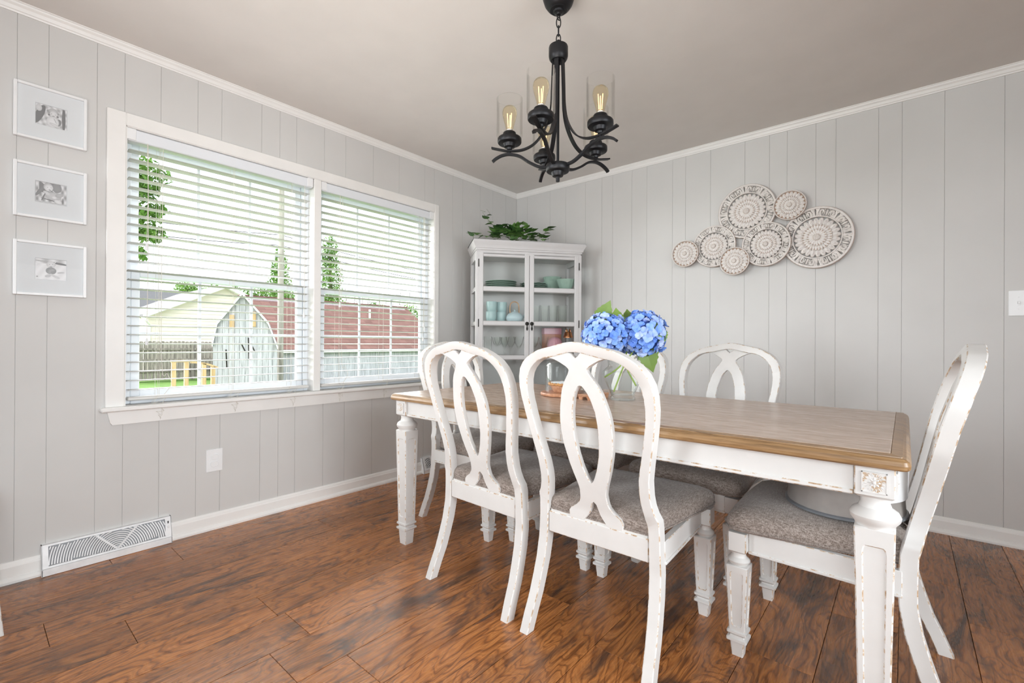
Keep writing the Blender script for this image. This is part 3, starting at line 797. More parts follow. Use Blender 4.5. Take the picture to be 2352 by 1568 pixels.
m.loft(R_, closed=True, caps=True).obj('back_shell', PLASTIC, bo, 50)

# low splayed footstool just entering the frame at the left
st = thing('footstool', (.30, -3.53, 0), 'white splayed stool foot at the far left picture edge', 'stool')
for sx_ in (-1, 1):
    for sy in (-1, 1):
        MB().loft([sq(.013, 0, .002), sq(.018, .38, .002)], T=Matrix(((1, 0, -sx_ * .10, sx_ * .188), (0, 1, -sy * .10, sy * .172), (0, 0, 1, 0), (0, 0, 0, 1))), mats=WMAT, caps=True).obj('leg', [CHAIR, WORN], st)
MB().loft([rrect(.01, .378, .03, -.19, .19, -.17, .17), rrect(0, .385, .03, -.19, .19, -.17, .17), rrect(0, .41, .03, -.19, .19, -.17, .17), rrect(.02, .425, .03, -.19, .19, -.17, .17)], caps=True).obj('seat', FABRIC, st, 40)

# ------------------------------------------------------------------ chandelier
CX, CY = 1.803, -1.905
ch = thing('chandelier', (CX, CY, 0), 'black five arm chandelier with clear glass cylinders, hanging by a chain', 'chandelier')
MB().lathe([(.052, 2.44), (.066, 2.437), (.066, 2.425), (.064, 2.40), (.056, 2.375), (.044, 2.358), (.034, 2.353), (.034, 2.349), (.022, 2.347), (.02, 2.340), (.012, 2.337), (.009, 2.332), (.002, 2.331)], 32).obj('canopy', BLACK, ch, 40)
MB().tube([(.0, .010 * cos(a), 2.322 + .010 * sin(a)) for a in [2 * pi * i / 16 for i in range(16)]], .0023, 6, closed=True).obj('loop', BLACK, ch)
z = 2.318; k = 0
lm = MB().tube([(.0085 * cos(a) if abs(cos(a)) < 2 else 0, 0, .021 * sin(a)) for a in [2 * pi * i / 18 for i in range(18)]], .0024, 6, closed=True).mesh('chain_link', BLACK, 60)
while z > 2.225:
    link('chain_link', lm, ch, (0, 0, z - .017), (0, 0, k * pi / 2 + .7)); z -= .0335; k += 1
MB().lathe([(.002, 2.232), (.006, 2.230), (.006, 2.210), (.037, 2.205), (.0385, 2.200), (.0385, 2.166), (.036, 2.155), (.030, 2.147), (.004, 2.146)], 28).obj('top_collar', BLACK, ch, 35)
MB().tube([(0, 0, 2.15), (0, 0, 1.70)], .0058, 10).obj('centre_rod', BLACK, ch, 60)
MB().lathe([(.004, 1.738), (.018, 1.733), (.046, 1.730), (.0475, 1.726), (.0475, 1.708), (.044, 1.703), (.026, 1.701), (.025, 1.694), (.021, 1.685), (.008, 1.682), (.0075, 1.664), (.001, 1.663)], 28).obj('bottom_hub', BLACK, ch, 35)
SR = .195
up_p = smoothpath([(.022, 0, 2.152), (.026, 0, 2.05), (.030, 0, 1.96), (.046, 0, 1.89), (.085, 0, 1.828), (.135, 0, 1.798), (.195, 0, 1.793), (.235, 0, 1.800), (.268, 0, 1.808)], 6)
lo_p = smoothpath([(.040, 0, 1.722), (.075, 0, 1.726), (.115, 0, 1.745), (.155, 0, 1.771), (.195, 0, 1.780), (.225, 0, 1.776), (.250, 0, 1.764), (.264, 0, 1.752)], 6)
strap = [(-.0085, -.0028), (.0085, -.0028), (.0085, .0028), (-.0085, .0028)]; bar = [(-.0065, -.0045), (.0065, -.0045), (.0065, .0045), (-.0065, .0045)]
MU = MB().sweep(up_p, strap, hint=(0, 1, 0)).mesh('upper_arm', BLACK, 40)
# hint along y gives width across the arm: rebuild with the section turned
MU = MB().sweep(up_p, [(b_, a_) for a_, b_ in strap], hint=(0, 1, 0)).mesh('upper_arm', BLACK, 40)
ML = MB().sweep(lo_p, [(b_, a_) for a_, b_ in bar], hint=(0, 1, 0)).mesh('lower_arm', BLACK, 40)
MS = MB().lathe([(.002, -.052), (.0055, -.050), (.0055, -.035), (.010, -.033), (.012, -.026), (.022, -.023), (.024, -.014), (.026, -.010), (.046, -.008), (.0485, -.004), (.0485, .010), (.046, .014), (.028, .016), (.0265, .018), (.0265, .033), (.0245, .036), (.018, .036), (.004, .036)], 28).mesh('socket_cup', BLACK, 35)
MG = MB().lathe([(.046, .0145), (.050, .016), (.0525, .022), (.0525, .168), (.0532, .171), (.0515, .171), (.0510, .168), (.0510, .022)], 40).mesh('glass_shade', SHADEG, 50)
MBu = MB().lathe([(.014, .047), (.016, .056), (.0195, .070), (.026, .092), (.0295, .108), (.030, .118), (.027, .130), (.020, .139), (.010, .144), (.001, .145)], 24).mesh('bulb', AMBER, 60)
MBc = MB().lathe([(.013, .034), (.0135, .038), (.0128, .040), (.0135, .042), (.0128, .044), (.0135, .046), (.010, .050), (.001, .050)], 16).mesh('bulb_cap', plain('chrome_cap', (.75, .73, .70), .25, .8), 50)
fm = M_('warm_filament'); em = fm.n('ShaderNodeEmission'); em.inputs[0].default_value = (1, .62, .30, 1); em.inputs[1].default_value = 3.2; fm.l(em.outputs[0], fm.out.inputs[0])
fmm = MB()
for a in (0, 2.1, 4.2): fmm.tube([(.006 * cos(a), .006 * sin(a), .056), (.010 * cos(a), .010 * sin(a), .112)], .0017, 5)
MF = fmm.mesh('filament', fm.mat)
for i in range(5):
    a = 2 * pi * i / 5 + radians(90 + 40.3 + 12)
    pos = (SR * cos(a), SR * sin(a), 1.832)
    link('upper_arm', MU, ch, (0, 0, 0), (0, 0, a)); link('lower_arm', ML, ch, (0, 0, 0), (0, 0, a))
    c_ = link('socket_cup', MS, ch, pos); link('glass_shade', MG, ch, pos)
    bl_ = link('bulb', MBu, ch, pos); link('bulb_cap', MBc, bl_); link('filament', MF, bl_)

# ------------------------------------------------------------------ corner cabinet
CABA = radians(52.39); CM = Vector((.6365, -.5975, 0)); CU = Vector((cos(CABA), sin(CABA), 0)); CN = Vector((-sin(CABA), cos(CABA), 0))
CABP = paint('cabinet_pale_grey', (.64, .63, .63), .42, .02, 9, .03)
cb = thing('china_cabinet', tuple(CM), 'pale grey glazed cabinet standing across the room corner', 'cabinet', CABA)
CW, CF, CB_, CT = .428, .038, .385, 1.806       # half width, front plane, back plane, top
uc = .012
L_, R_x = uc - CW, uc + CW
pf = [(0, 1.800), (0, 1.806), (.004, 1.806), (.004, 1.798), (.0, 1.79), (.003, 1.783), (.010, 1.772), (.017, 1.757), (.020, 1.745), (.026, 1.742), (.026, 1.731), (.034, 1.728), (.036, 1.722)]
rings = []
for d, zz in [(-.0, 1.806)] + [(p[0], p[1]) for p in pf[2:]]:
    rings.append([(L_ - .026 + d, .385, zz), (L_ - .026 + d, d, zz), (R_x + .026 - d, d, zz), (R_x + .026 - d, .385, zz)])
MB().loft(rings, caps=True).obj('cornice', CABP, cb, 30)
ca = MB()
for x0, x1 in ((L_, L_ + .024), (R_x - .024, R_x)):
    ca.cbox(x0, x1, CF, CF + .045, .10, 1.722, .002).cbox(x0, x1, CB_ - .045, CB_, .10, 1.722, .002)
    for z0, z1 in ((1.66, 1.722), (1.418, 1.448), (1.150, 1.180), (.886, .914), (.59, .655), (.10, .13)): ca.box(x0 + .001, x1 - .001, CF + .045, CB_ - .045, z0, z1)
    ca.box(x0 + .004, x1 - .004, CF + .045, CB_ - .045, .13, .59)
ca.box(L_ + .024, R_x - .024, CF, CB_, 1.700, 1.722).box(L_ + .024, R_x - .024, CF + .02, CB_, .628, .648).box(L_ + .024, R_x - .024, CF + .02, CB_, .10, .12)
ca.obj('carcass', CABP, cb, 30)
MB().box(L_ + .024, R_x - .024, CB_ - .012, CB_ - .002, .12, 1.70).obj('back_panel', PANELM, cb)
for z in (1.448, 1.182, .914): MB().cbox(L_ + .026, R_x - .026, CF + .03, CB_ - .014, z - .016, z, .002, ax='x').obj('shelf', PANELM, cb)
for x in (L_ + .012, R_x - .012):
    for z0, z1 in ((.655, .886), (.914, 1.150), (1.180, 1.418), (1.448, 1.66)):
        MB().add([(x, CF + .045, z0), (x, CB_ - .045, z0), (x, CB_ - .045, z1), (x, CF + .045, z1)], [(0, 1, 2, 3)]).obj('side_pane', CABGL, cb)
for x in (L_ + .03, R_x - .03):
    for y in (CF + .03, CB_ - .03): MB().loft([sq(.018, 0), sq(.024, .10)], T=Matrix.Translation((x, y, 0)), caps=True).obj('foot', CABP, cb)
IRON = plain('dark_iron', (.03, .028, .026), .45, .7)


def pull(parent, x, y, z):
    k = MB().lathe([(.002, 0), (.0145, .001), (.015, .004), (.011, .007), (.004, .008), (.001, .0085)], 16, T=Matrix.Translation((x, y, z)) @ Matrix.Rotation(pi / 2, 4, 'X')).obj('pull_knob', IRON, parent, 50)
    MB().lathe([(.001, 0), (.004, -.004), (.0035, -.014), (.005, -.022), (.0075, -.032), (.006, -.040), (.003, -.044), (.003, -.048), (.001, -.049)], 12, (x, y - .006, z - .006)).obj('pull_drop', IRON, parent, 50)


for s in (-1, 1):
    x0, x1 = (L_ + .022, uc - .0015 - .004) if s < 0 else (uc + .0015 - .004, R_x - .022)
    z0, z1 = .60, 1.717; y = CF - .002; st = .036
    d = MB()
    d.cbox(x0, x0 + st, y, y + .020, z0, z1, .004).cbox(x1 - st, x1, y, y + .020, z0, z1, .004)
    rails = [(z1 - .036, z1), (1.414, 1.453), (1.148, 1.186), (.883, .919), (z0, z0 + .055)]
    for a, c in rails: d.cbox(x0 + st - .004, x1 - st + .004, y + .002, y + .019, a, c, .006, ax='x')
    do = d.obj('door', CABP, cb, 30)
    for (a, _), (_, c) in zip(rails, rails[1:]):
        MB().add([(x0 + st - .004, y + .010, c), (x1 - st + .004, y + .010, c), (x1 - st + .004, y + .010, a), (x0 + st - .004, y + .010, a)], [(0, 1, 2, 3)]).obj('pane', CABGL, do)
    hx_ = x0 - .001 if s < 0 else x1 + .001
    for z in (1.63, 1.168, .70):
        MB().lathe([(.0035, -.03), (.0035, -.021), (.0028, -.02), (.0035, -.019), (.0035, .03)], 8, (hx_, y - .001, z), capb=True, capt=True).obj('hinge', IRON, do, 40)
    pull(do, (x1 - .018) if s < 0 else (x0 + .018), y, 1.166)
for z0, z1 in ((.125, .355), (.36, .59)):
    dr = MB().cbox(L_ + .026, R_x - .026, CF - .002, CF + .018, z0, z1, .004, ax='x').obj('drawer', CABP, cb)
    for x in (uc - .2, uc + .2): pull(dr, x, CF - .002, (z0 + z1) / 2)


def CP(u, off, z): p = CM + CU * u + CN * off; return (p.x, p.y, z)


def lathe_thing(name, prof, mat, loc, label, cat, group=None, n=24, sm=50, mesh=None):
    return link(name, mesh or MB().lathe(prof, n).mesh(name, mat, sm), None, loc, (0, 0, rnd.uniform(0, 6)), label, cat, group)


SAGE = plain('sage_glaze', (.36, .50, .42), .25); SAGED = plain('sage_green_plate', (.34, .46, .39), .3); AQUA = plain('aqua_glaze', (.42, .60, .60), .22); AQUAB = plain('pale_blue_glaze', (.50, .64, .68), .3)
names = ['bottom', 'second from the bottom', 'third from the bottom', 'top']
me_p = MB().lathe([(.001, .002), (.070, .001), (.078, .003), (.118, .010), (.128, .0125), (.128, .0145), (.118, .0125), (.078, .0055), (.001, .0045)], 40).mesh('plate', SAGED, 50)
pr = [(.001, .002), (.06, .001), (.066, .003)]
m = MB(); RR = []
for r_, zz in [(.002, .0015), (.066, .001), (.074, .003), (.108, .011), (.108, .013), (.072, .006), (.002, .004)]:
    RR.append([(r_ * (1 + (.035 * sin(10 * a) if r_ > .1 else 0)) * cos(a), r_ * (1 + (.035 * sin(10 * a) if r_ > .1 else 0)) * sin(a), zz + (.002 * sin(10 * a) if r_ > .1 else 0)) for a in [2 * pi * i / 60 for i in range(60)]])
me_q = m.loft(RR).mesh('plate', SAGED, 50)
for i in range(4):
    link('dinner_plate', me_p, None, CP(-.19, .20, 1.4485 + .0155 * i), None, f'large sage plate, {names[i]} of the stack behind the left cabinet door', 'plate', 'large sage plates in the cabinet')
    link('scalloped_plate', me_q, None, CP(.090, .235, 1.4485 + .0150 * i), None, f'scalloped sage plate, {names[i]} of the stack at the cabinet centre', 'plate', 'scalloped sage plates in the cabinet')


def fluted(prof, n, amp, mat, name, N=72):
    m = MB(); R = []
    for r_, zz, k in prof: R.append([(r_ * (1 + amp * k * cos(n * a)) * cos(a), r_ * (1 + amp * k * cos(n * a)) * sin(a), zz) for a in [2 * pi * i / N for i in range(N)]])
    return m.loft(R).mesh(name, mat, 60)


bowl = fluted([(.002, .002, 0), (.040, 0, 0), (.046, .004, 0), (.062, .035, 1), (.070, .060, 1), (.0775, .080, .6), (.0785, .085, .5), (.0755, .083, .5), (.066, .055, .5), (.04, .012, 0), (.002, .008, 0)], 12, .02, SAGE, 'bowl')
link('bowl', bowl, None, CP(.337, .125, 1.4485), None, 'pale green scalloped bowl in front on the top cabinet shelf', 'bowl', 'pale green bowls')
link('bowl', bowl, None, CP(.268, .285, 1.4485), None, 'pale green bowl behind, lower of the nested pair at the cabinet back', 'bowl', 'pale green bowls')
link('bowl', bowl, None, CP(.268, .285, 1.487), None, 'pale green bowl nested in another, behind the front bowl', 'bowl', 'pale green bowls')
mug = fluted([(.002, .002, 0), (.032, 0, 0), (.036, .003, .3), (.041, .03, 1), (.0425, .06, 1), (.042, .079, .4), (.0415, .082, 0), (.0395, .081, 0), (.0385, .05, 0), (.03, .006, 0), (.002, .006, 0)], 22, .018, AQUA, 'cup', 88)
for u, off in ((-.275, .165), (-.186, .205)):
    for k in range(2):
        link('ribbed_cup', mug, None, CP(u + (.004 if k else 0), off, 1.1825 + .0795 * k), None, f"ribbed aqua cup, {'upper' if k else 'lower'} of the {'left' if u < -.2 else 'right'} pair in the cabinet", 'cup', 'ribbed aqua cups')
tp = thing('teapot', CP(-.092, .118, 1.1825), 'pale blue teapot with a looped bamboo handle on the middle shelf', 'teapot', CABA)
MB().lathe([(.002, .001), (.050, 0), (.060, .008), (.0695, .026), (.068, .042), (.055, .062), (.038, .072), (.030, .074), (.002, .074)], 30).obj('body', AQUAB, tp, 50)
MB().lathe([(.031, .073), (.027, .079), (.010, .083), (.006, .088), (.009, .094), (.006, .098), (.001, .099)], 18).obj('lid', AQUAB, tp, 50)
MB().tube(smoothpath([(.055, 0, .035), (.078, 0, .048), (.088, 0, .068), (.094, 0, .076)], 4), .010, 10, scale=[1.3, 1.25, 1.2, 1.15, 1.1, 1, .9, .85, .8, .75, .7, .65, .6]).obj('spout', AQUAB, tp, 60)
BAMB = make_wood('bamboo', (.35, .17, .06), (.58, .32, .13), (.72, .45, .22), (20, 20, 20), .4)
MB().tube(smoothpath([(-.036, 0, .066), (-.040, 0, .10), (-.034, 0, .140), (-.016, 0, .158), (.006, 0, .160), (.026, 0, .148), (.034, 0, .118), (.036, 0, .066)], 6), .0042, 8).obj('handle', BAMB, tp, 60)
tumb = [(.002, .003), (.030, .001), (.032, .004), (.034, .12), (.0345, .1385), (.0335, .1385), (.031, .012), (.002, .012)]
mt_ = MB().lathe(tumb, 20).mesh('tumbler', GLASS, 50)
tumb2 = MB().lathe([(.002, .003), (.033, .001), (.036, .006), (.038, .10), (.0385, .142), (.0375, .142), (.034, .014), (.002, .014)], 20).mesh('tumbler', GLASS, 50)
for (u, off, q) in ((.085, .13, 'front row, nearest the door knobs'), (.158, .125, 'front row, second from the door knobs'), (.105, .215, 'back row, nearest the door knobs'), (.180, .21, 'back row, second from the door knobs'), (.232, .13, 'front row, third from the door knobs'), (.255, .215, 'back row, third from the door knobs')):
    link('tumbler', mt_, None, CP(u, off, 1.1825), None, 'clear tumbler on the middle shelf, ' + q, 'glass', 'clear tumblers on the middle shelf')
for i, (u, off) in enumerate(((.312, .13), (.335, .225))):
    link('wide_tumbler', tumb2, None, CP(u, off, 1.1825), None, f"wide clear tumbler, {'front' if i == 0 else 'rear'} one by the right hinge of the cabinet", 'glass', 'wide tumblers on the middle shelf')
for i, (u, off) in enumerate(((-.058, .28), (-.14, .29))):
    link('tumbler', mt_, None, CP(u, off, 1.1825), None, f"clear tumbler behind the teapot, {'right' if i == 0 else 'left'} one", 'glass', 'tumblers behind the teapot')
gob = MB().lathe([(.002, .0005), (.030, .001), (.031, .003), (.006, .006), (.004, .012), (.0038, .065), (.006, .072), (.022, .090), (.030, .115), (.033, .145), (.0322, .145), (.0290, .116), (.020, .093), (.002, .078)], 20).mesh('goblet', GLASS, 50)
gob2 = MB().lathe([(.002, .0005), (.033, .001), (.034, .003), (.008, .006), (.010, .016), (.006, .024), (.010, .034), (.006, .046), (.012, .062), (.032, .10), (.043, .150), (.0422, .150), (.031, .103), (.010, .068), (.002, .066)], 20).mesh('goblet', GLASS, 50)
hig = MB().lathe([(.002, .003), (.029, .001), (.030, .15), (.029, .15), (.0275, .012), (.002, .012)], 20).mesh('highball', GLASS, 50)
link('highball_glass', hig, None, CP(-.305, .13, .9145), None, 'tall straight glass at the left end of the lower cabinet shelf', 'glass')
for (u, off, q) in ((-.238, .13, 'left one in front'), (-.170, .125, 'right one in front'), (-.205, .225, 'rear one between two others')):
    link('wine_glass', gob, None, CP(u, off, .9145), None, 'small stemmed wine glass behind the left door, ' + q, 'glass', 'small wine glasses')
for (u, off, q) in ((-.105, .20, 'front left one'), (-.058, .115, 'nearest the door knobs'), (-.135, .315, 'rearmost one')):
    link('goblet', gob2, None, CP(u, off, .9145), None, 'flared crystal goblet behind the left door, ' + q, 'glass', 'crystal goblets')
for (u, off, q) in ((.070, .13, 'nearest the knobs'), (.155, .15, 'beside the pink dish'), (.115, .27, 'rearmost one')):
    link('goblet', gob2, None, CP(u, off, .9145), None, 'flared goblet behind the right cabinet door, ' + q, 'glass', 'goblets behind the right door')
PINK = plain('rose_glass', (.62, .30, .36), .2)
pk = thing('candy_dish', CP(.252, .14, .9145), 'pink ribbed domed dish behind the right cabinet door', 'dish')
link('bowl', fluted([(.002, .002, 0), (.035, 0, 0), (.04, .01, 0), (.058, .05, 1), (.064, .075, 1), (.061, .075, 1), (.05, .03, 0), (.002, .015, 0)], 16, .03, PINK, 'bowl'), pk)
link('lid', fluted([(.063, .076, 1), (.060, .10, 1), (.048, .128, 1), (.028, .146, .5), (.008, .150, 0), (.002, .151, 0)], 20, .03, PINK, 'lid'), pk)
COPP = plain('copper', (.48, .20, .09), .25, .9)
jr = thing('copper_topped_jar', CP(.372, .16, .9145), 'clear jar with a crowned copper top by the right hinge', 'jar')
link('jar_body', fluted([(.002, .002, 0), (.035, 0, 0), (.042, .02, 1), (.046, .07, 1), (.042, .115, 1), (.030, .14, 0), (.028, .145, 0)], 14, .03, GLASS, 'jar_body'), jr)
MB().lathe([(.040, .146), (.040, .152), (.034, .170), (.030, .190), (.016, .196), (.002, .197)], 20).obj('lid', COPP, jr, 40)
for k in range(6):
    a = k * pi / 3; MB().loft([[(-.006, -.001, 0), (.006, -.001, 0), (.006, .001, 0), (-.006, .001, 0)], [(-.005, .001, .018), (.005, .001, .018), (.005, .003, .018), (-.005, .003, .018)], [(-.001, .005, .030), (.001, .005, .030), (.001, .006, .030), (-.001, .006, .030)]], caps=True, T=Matrix.Rotation(a, 4, 'Z') @ Matrix.Translation((0, .018, .19))).obj('crown_leaf', COPP, jr)
SALM = plain('salmon_card', (.55, .25, .17), .6)
bx = thing('gift_box', CP(.275, .315, .9145), 'salmon pink box at the back of the lower cabinet shelf', 'box', CABA)
MB().cbox(-.075, .075, -.04, .04, 0, .18, .003, ax='x').obj('carton', SALM, bx); MB().cbox(-.078, .078, -.043, .043, .175, .228, .003, ax='x').obj('lid', PINK, bx)

# trailing plant on the cabinet
pt = thing('trailing_plant', CP(-.06, .22, 1.806), 'bushy green trailing ivy plant on top of the corner cabinet', 'plant', CABA)
MB().lathe([(.050, 0), (.062, .030), (.065, .034), (.060, .034), (.045, .008), (.002, .008)], 18, capb=True).obj('pot', plain('clay_pot', (.25, .14, .09), .8), pt, 40)
LEAFI = make_leaf('ivy_leaf', (.03, .085, .022), (.15, .32, .07), .4); STEM = plain('plant_stem', (.10, .16, .04), .6)


def leaf_mesh(name, mat, L, W, fold=.12, curl=.25, n=7, heart=True, teeth=0):
    m = MB(); mid, lf, rt = [], [], []
    for i in range(n + 1):
        t = i / n
        wd = W * ((sin(pi * min(1, t ** .62))) ** .8 if heart else sin(pi * t) ** .8)
        if teeth and 0 < i < n: wd *= 1 + teeth * (1 if i % 2 else -1)
        zz = -curl * L * t * t
        mid.append((0, L * t, zz)); lf.append((-wd, L * t - .06 * L * (t > 0) * (t < 1), zz + fold * wd)); rt.append((wd, L * t - .06 * L * (t > 0) * (t < 1), zz + fold * wd))
    m.loft([mid, rt], closed=False); m.loft([lf, mid], closed=False)
    return m.mesh(name, mat, 80)


lm_ = [leaf_mesh('leaf', LEAFI, .066, .031), leaf_mesh('leaf', LEAFI, .056, .028, .2, .4), leaf_mesh('leaf', LEAFI, .074, .034, .05, .15)]
rp = random.Random(11)


def vine(P, nl, size=1.0, start=.15):
    path = smoothpath(P, 6); MB().tube(path, .0016, 5).obj('stem', STEM, pt)
    for i in range(nl):
        t = start + (1 - start) * (i + .5) / nl; p = path[min(int(t * (len(path) - 1)), len(path) - 1)]
        d = Vector((rp.uniform(-1, 1), rp.uniform(-1, .6), rp.uniform(-.1, .8))).normalized()
        q = d.to_track_quat('Y', 'Z'); s_ = size * rp.uniform(.75, 1.15)
        o = link('leaf', rp.choice(lm_), pt, p + d * .006, q.to_euler()); o.scale = (s_, s_, s_)


vine([(0, 0, .05), (-.10, -.02, .10), (-.20, -.03, .16), (-.27, -.03, .235)], 9)
vine([(0, 0, .05), (-.12, -.06, .07), (-.24, -.10, .05), (-.36, -.14, .045), (-.375, -.15, .02)], 10, .9)
vine([(0, 0, .05), (.10, -.03, .09), (.18, -.04, .08), (.235, -.05, .12), (.255, -.05, .16)], 10)
vine([(0, 0, .05), (.12, -.07, .05), (.19, -.10, .06), (.21, -.12, .03)], 8)
vine([(0, 0, .05), (-.03, -.05, .13), (.0, -.08, .16)], 7); vine([(0, 0, .05), (.05, 0, .14), (.07, -.03, .17)], 7)
vine([(0, 0, .05), (-.09, .02, .14), (-.12, -.04, .155)], 8); vine([(0, 0, .05), (-.05, -.10, .10), (-.10, -.14, .06)], 8)
vine([(0, 0, .05), (.04, -.09, .09), (.09, -.13, .05)], 8)
for i in range(84):
    d = Vector((rp.uniform(-1, 1), rp.uniform(-1, .5), rp.uniform(0, .9))); dn = d.normalized(); p = Vector((d.x * .155 - .03, d.y * .09 - .03, .03 + d.z * .105))
    o = link('leaf', rp.choice(lm_), pt, p, dn.to_track_quat('Y', 'Z').to_euler())
for P in ([(-.27, -.03, .235), (-.285, -.03, .255), (-.262, -.03, .262), (-.30, -.02, .272)], [(-.245, -.03, .22), (-.225, -.03, .25), (-.25, -.02, .285)]):
    MB().tube(P, .0009, 4).obj('tendril', STEM, pt)

# ------------------------------------------------------------------ carved wall discs
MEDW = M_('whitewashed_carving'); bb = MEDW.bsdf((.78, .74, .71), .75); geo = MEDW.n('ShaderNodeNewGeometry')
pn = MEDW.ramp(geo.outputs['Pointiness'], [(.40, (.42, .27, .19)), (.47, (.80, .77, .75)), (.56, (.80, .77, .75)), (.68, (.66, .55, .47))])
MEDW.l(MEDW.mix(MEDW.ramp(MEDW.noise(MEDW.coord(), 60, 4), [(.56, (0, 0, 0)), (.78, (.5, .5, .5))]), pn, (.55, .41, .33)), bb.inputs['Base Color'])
CARV = MEDW.mat; BANDM = plain('whitewashed_scroll', (.76, .725, .695), .75, var=.10); RIMW = plain('worn_rim_wood', (.45, .31, .225), .7)
art = thing('wall_medallions', (2.05, 0, 1.70), 'cluster of seven whitewashed carved wooden discs hanging on the back wall', 'wall decor')
TW = Matrix.Rotation(pi / 2, 4, 'X')      # local disc plane XY, front +z -> facing the room (-y)


def disc(x, z, R, off, big, spin):
    par = link('medallion', None, art, (x - 2.05, -off, z - 1.70), (0, 0, 0))
    S = Matrix.Rotation(pi / 2, 4, 'X') @ Matrix.Rotation(spin, 4, 'Z')
    th = .016
    m = MB()
    m.lathe([(.925 * R, 0), (R, 0), (R, th * .6), (.985 * R, th), (.95 * R, th * 1.05), (.928 * R, th * .8), (.925 * R, 0)], 56, T=S)
    m.obj('outer_rim', CARV, par, 40)
    MB().lathe([(1.003 * R, .001), (1.006 * R, .003), (1.006 * R, th * .55), (1.0 * R, th * .6)], 56, T=S).obj('worn_edge', RIMW, par, 40)
    Ri = .665 * R if big else .93 * R
    if big:
        m = MB(); m.lathe([(.665 * R, 0), (.70 * R, 0), (.70 * R, th * .9), (.683 * R, th), (.665 * R, th * .9), (.665 * R, 0)], 48, T=S)
        tr = .0042 * R / .17 + .0008
        n = 8
        for k in range(n):
            A = 2 * pi * k / n
            def pc(r_, a_): return (R * r_ * cos(A + a_), R * r_ * sin(A + a_), th * .45)
            for s_ in (-1, 1):
                h = pi / n
                m.tube(smoothpath([S @ Vector(pc(*q)) for q in ((.70, s_ * .03), (.76, s_ * .055), (.815, s_ * .06), (.88, s_ * .10), (.93, s_ * .12))], 3), tr * 1.2, 5)
                m.tube(smoothpath([S @ Vector(pc(*q)) for q in ((.93, s_ * .05), (.87, s_ * .07), (.815, s_ * .06), (.75, s_ * .10), (.70, s_ * .12))], 3), tr * 1.1, 5)
                m.tube(smoothpath([S @ Vector(pc(*q)) for q in ((.70, s_ * .19), (.75, s_ * .17), (.83, s_ * .16), (.885, s_ * .20), (.87, s_ * .26), (.82, s_ * .265), (.805, s_ * .225))], 3), tr * 1.15, 5)
                for a_, r0, r1 in ((h - .015, .70, .92), (h * .80, .71, .88), (h * .62, .72, .80)):
                    m.sphere((0, 0, 0), (R * (r1 - r0) / 2, R * .020, th * .42), 8, 5, T=S @ Matrix.Rotation(A + s_ * a_, 4, 'Z') @ Matrix.Translation((R * (r0 + r1) / 2, 0, th * .42)) @ Matrix.Rotation(s_ * .35 * (h - a_) / h, 4, 'Z'))
                m.sphere((0, 0, 0), (R * .026, R * .022, th * .4), 6, 5, T=S @ Matrix.Translation(pc(.90, s_ * .31)))
        m.obj('scroll_band', BANDM, par, 50, kind='stuff')
    m = MB(); np_ = 24 if big else 22
    r0, r1 = .56 * Ri, .985 * Ri
    for k in range(np_):
        a = 2 * pi * k / np_; wd = r1 * pi / np_ * .93
        rr = (r0 + r1) / 2; hl = (r1 - r0) / 2
        m.sphere((0, 0, 0), (hl, wd, th * .62), 10, 6, T=S @ Matrix.Rotation(a, 4, 'Z') @ Matrix.Translation((rr, 0, th * .28)))
        m.sphere((0, 0, 0), (hl * .62, wd * .42, th * .3), 8, 5, T=S @ Matrix.Rotation(a, 4, 'Z') @ Matrix.Translation((rr - hl * .15, 0, th * .78)))
    m.lathe([(.002, .001), (r0 + .55 * (r1 - r0), .001)], 40, T=S, capb=True, m=1)
    if not big: m.lathe([(.002, .0012), (.93 * R, .0012)], 40, T=S, m=1)
    m.obj('outer_petals', [CARV, RIMW], par, 60)
    for nm, ra, rb, n, zz in (('middle_petals', .36, .645, 30, .70), ('inner_petals', .13, .43, 20, 1.02)):
        m = MB()
        for k in range(n):
            a = 2 * pi * k / n; wd = rb * Ri * pi / n * .98; rr = (ra + rb) / 2 * Ri; hl = (rb - ra) / 2 * Ri
            m.sphere((0, 0, 0), (hl, wd * .93, th * .30), 8, 5, T=S @ Matrix.Rotation(a, 4, 'Z') @ Matrix.Translation((rr, 0, th * zz)))
            m.sphere((0, 0, 0), (hl * .28, wd * .95, th * .36), 8, 5, T=S @ Matrix.Rotation(a, 4, 'Z') @ Matrix.Translation((rr + hl * .80, 0, th * (zz + .12))))
        m.lathe([(.002, th * zz), (rb * Ri * .93, th * zz), (rb * Ri * .95, th * (zz - .6))], 36, T=S, m=1)
        m.obj(nm, [CARV, RIMW], par, 60)
    m = MB(); m.sphere((0, 0, 0), (.155 * Ri, .155 * Ri, th * .45), 14, 8, T=S @ Matrix.Translation((0, 0, th * 1.35)))
    for i in range(-3, 4):
        for j in range(-3, 4):
            if i * i + j * j < 11: m.sphere((0, 0, 0), .019 * Ri, 6, 4, T=S @ Matrix.Translation((i * .040 * Ri, j * .040 * Ri, th * (1.80 - .018 * (i * i + j * j)))))
    m.obj('seed_centre', CARV, par, 60)
    MB().tube([(0, off - .002, 0), (0, -.004, 0)], .006, 8).obj('spacer', RIMW, par)


for (x, z, R, off, big, sp_) in ((2.047, 1.913, .181, .018, 1, .1), (2.303, 1.902, .094, .040, 0, .3), (2.447, 1.680, .190, .018, 1, .05), (2.168, 1.672, .144, .040, 1, .25), (1.838, 1.702, .145, .026, 1, .12), (1.642, 1.671, .096, .044, 0, .2), (1.979, 1.580, .095, .052, 0, .1)):
    disc(x, z, R, off, big, sp_)

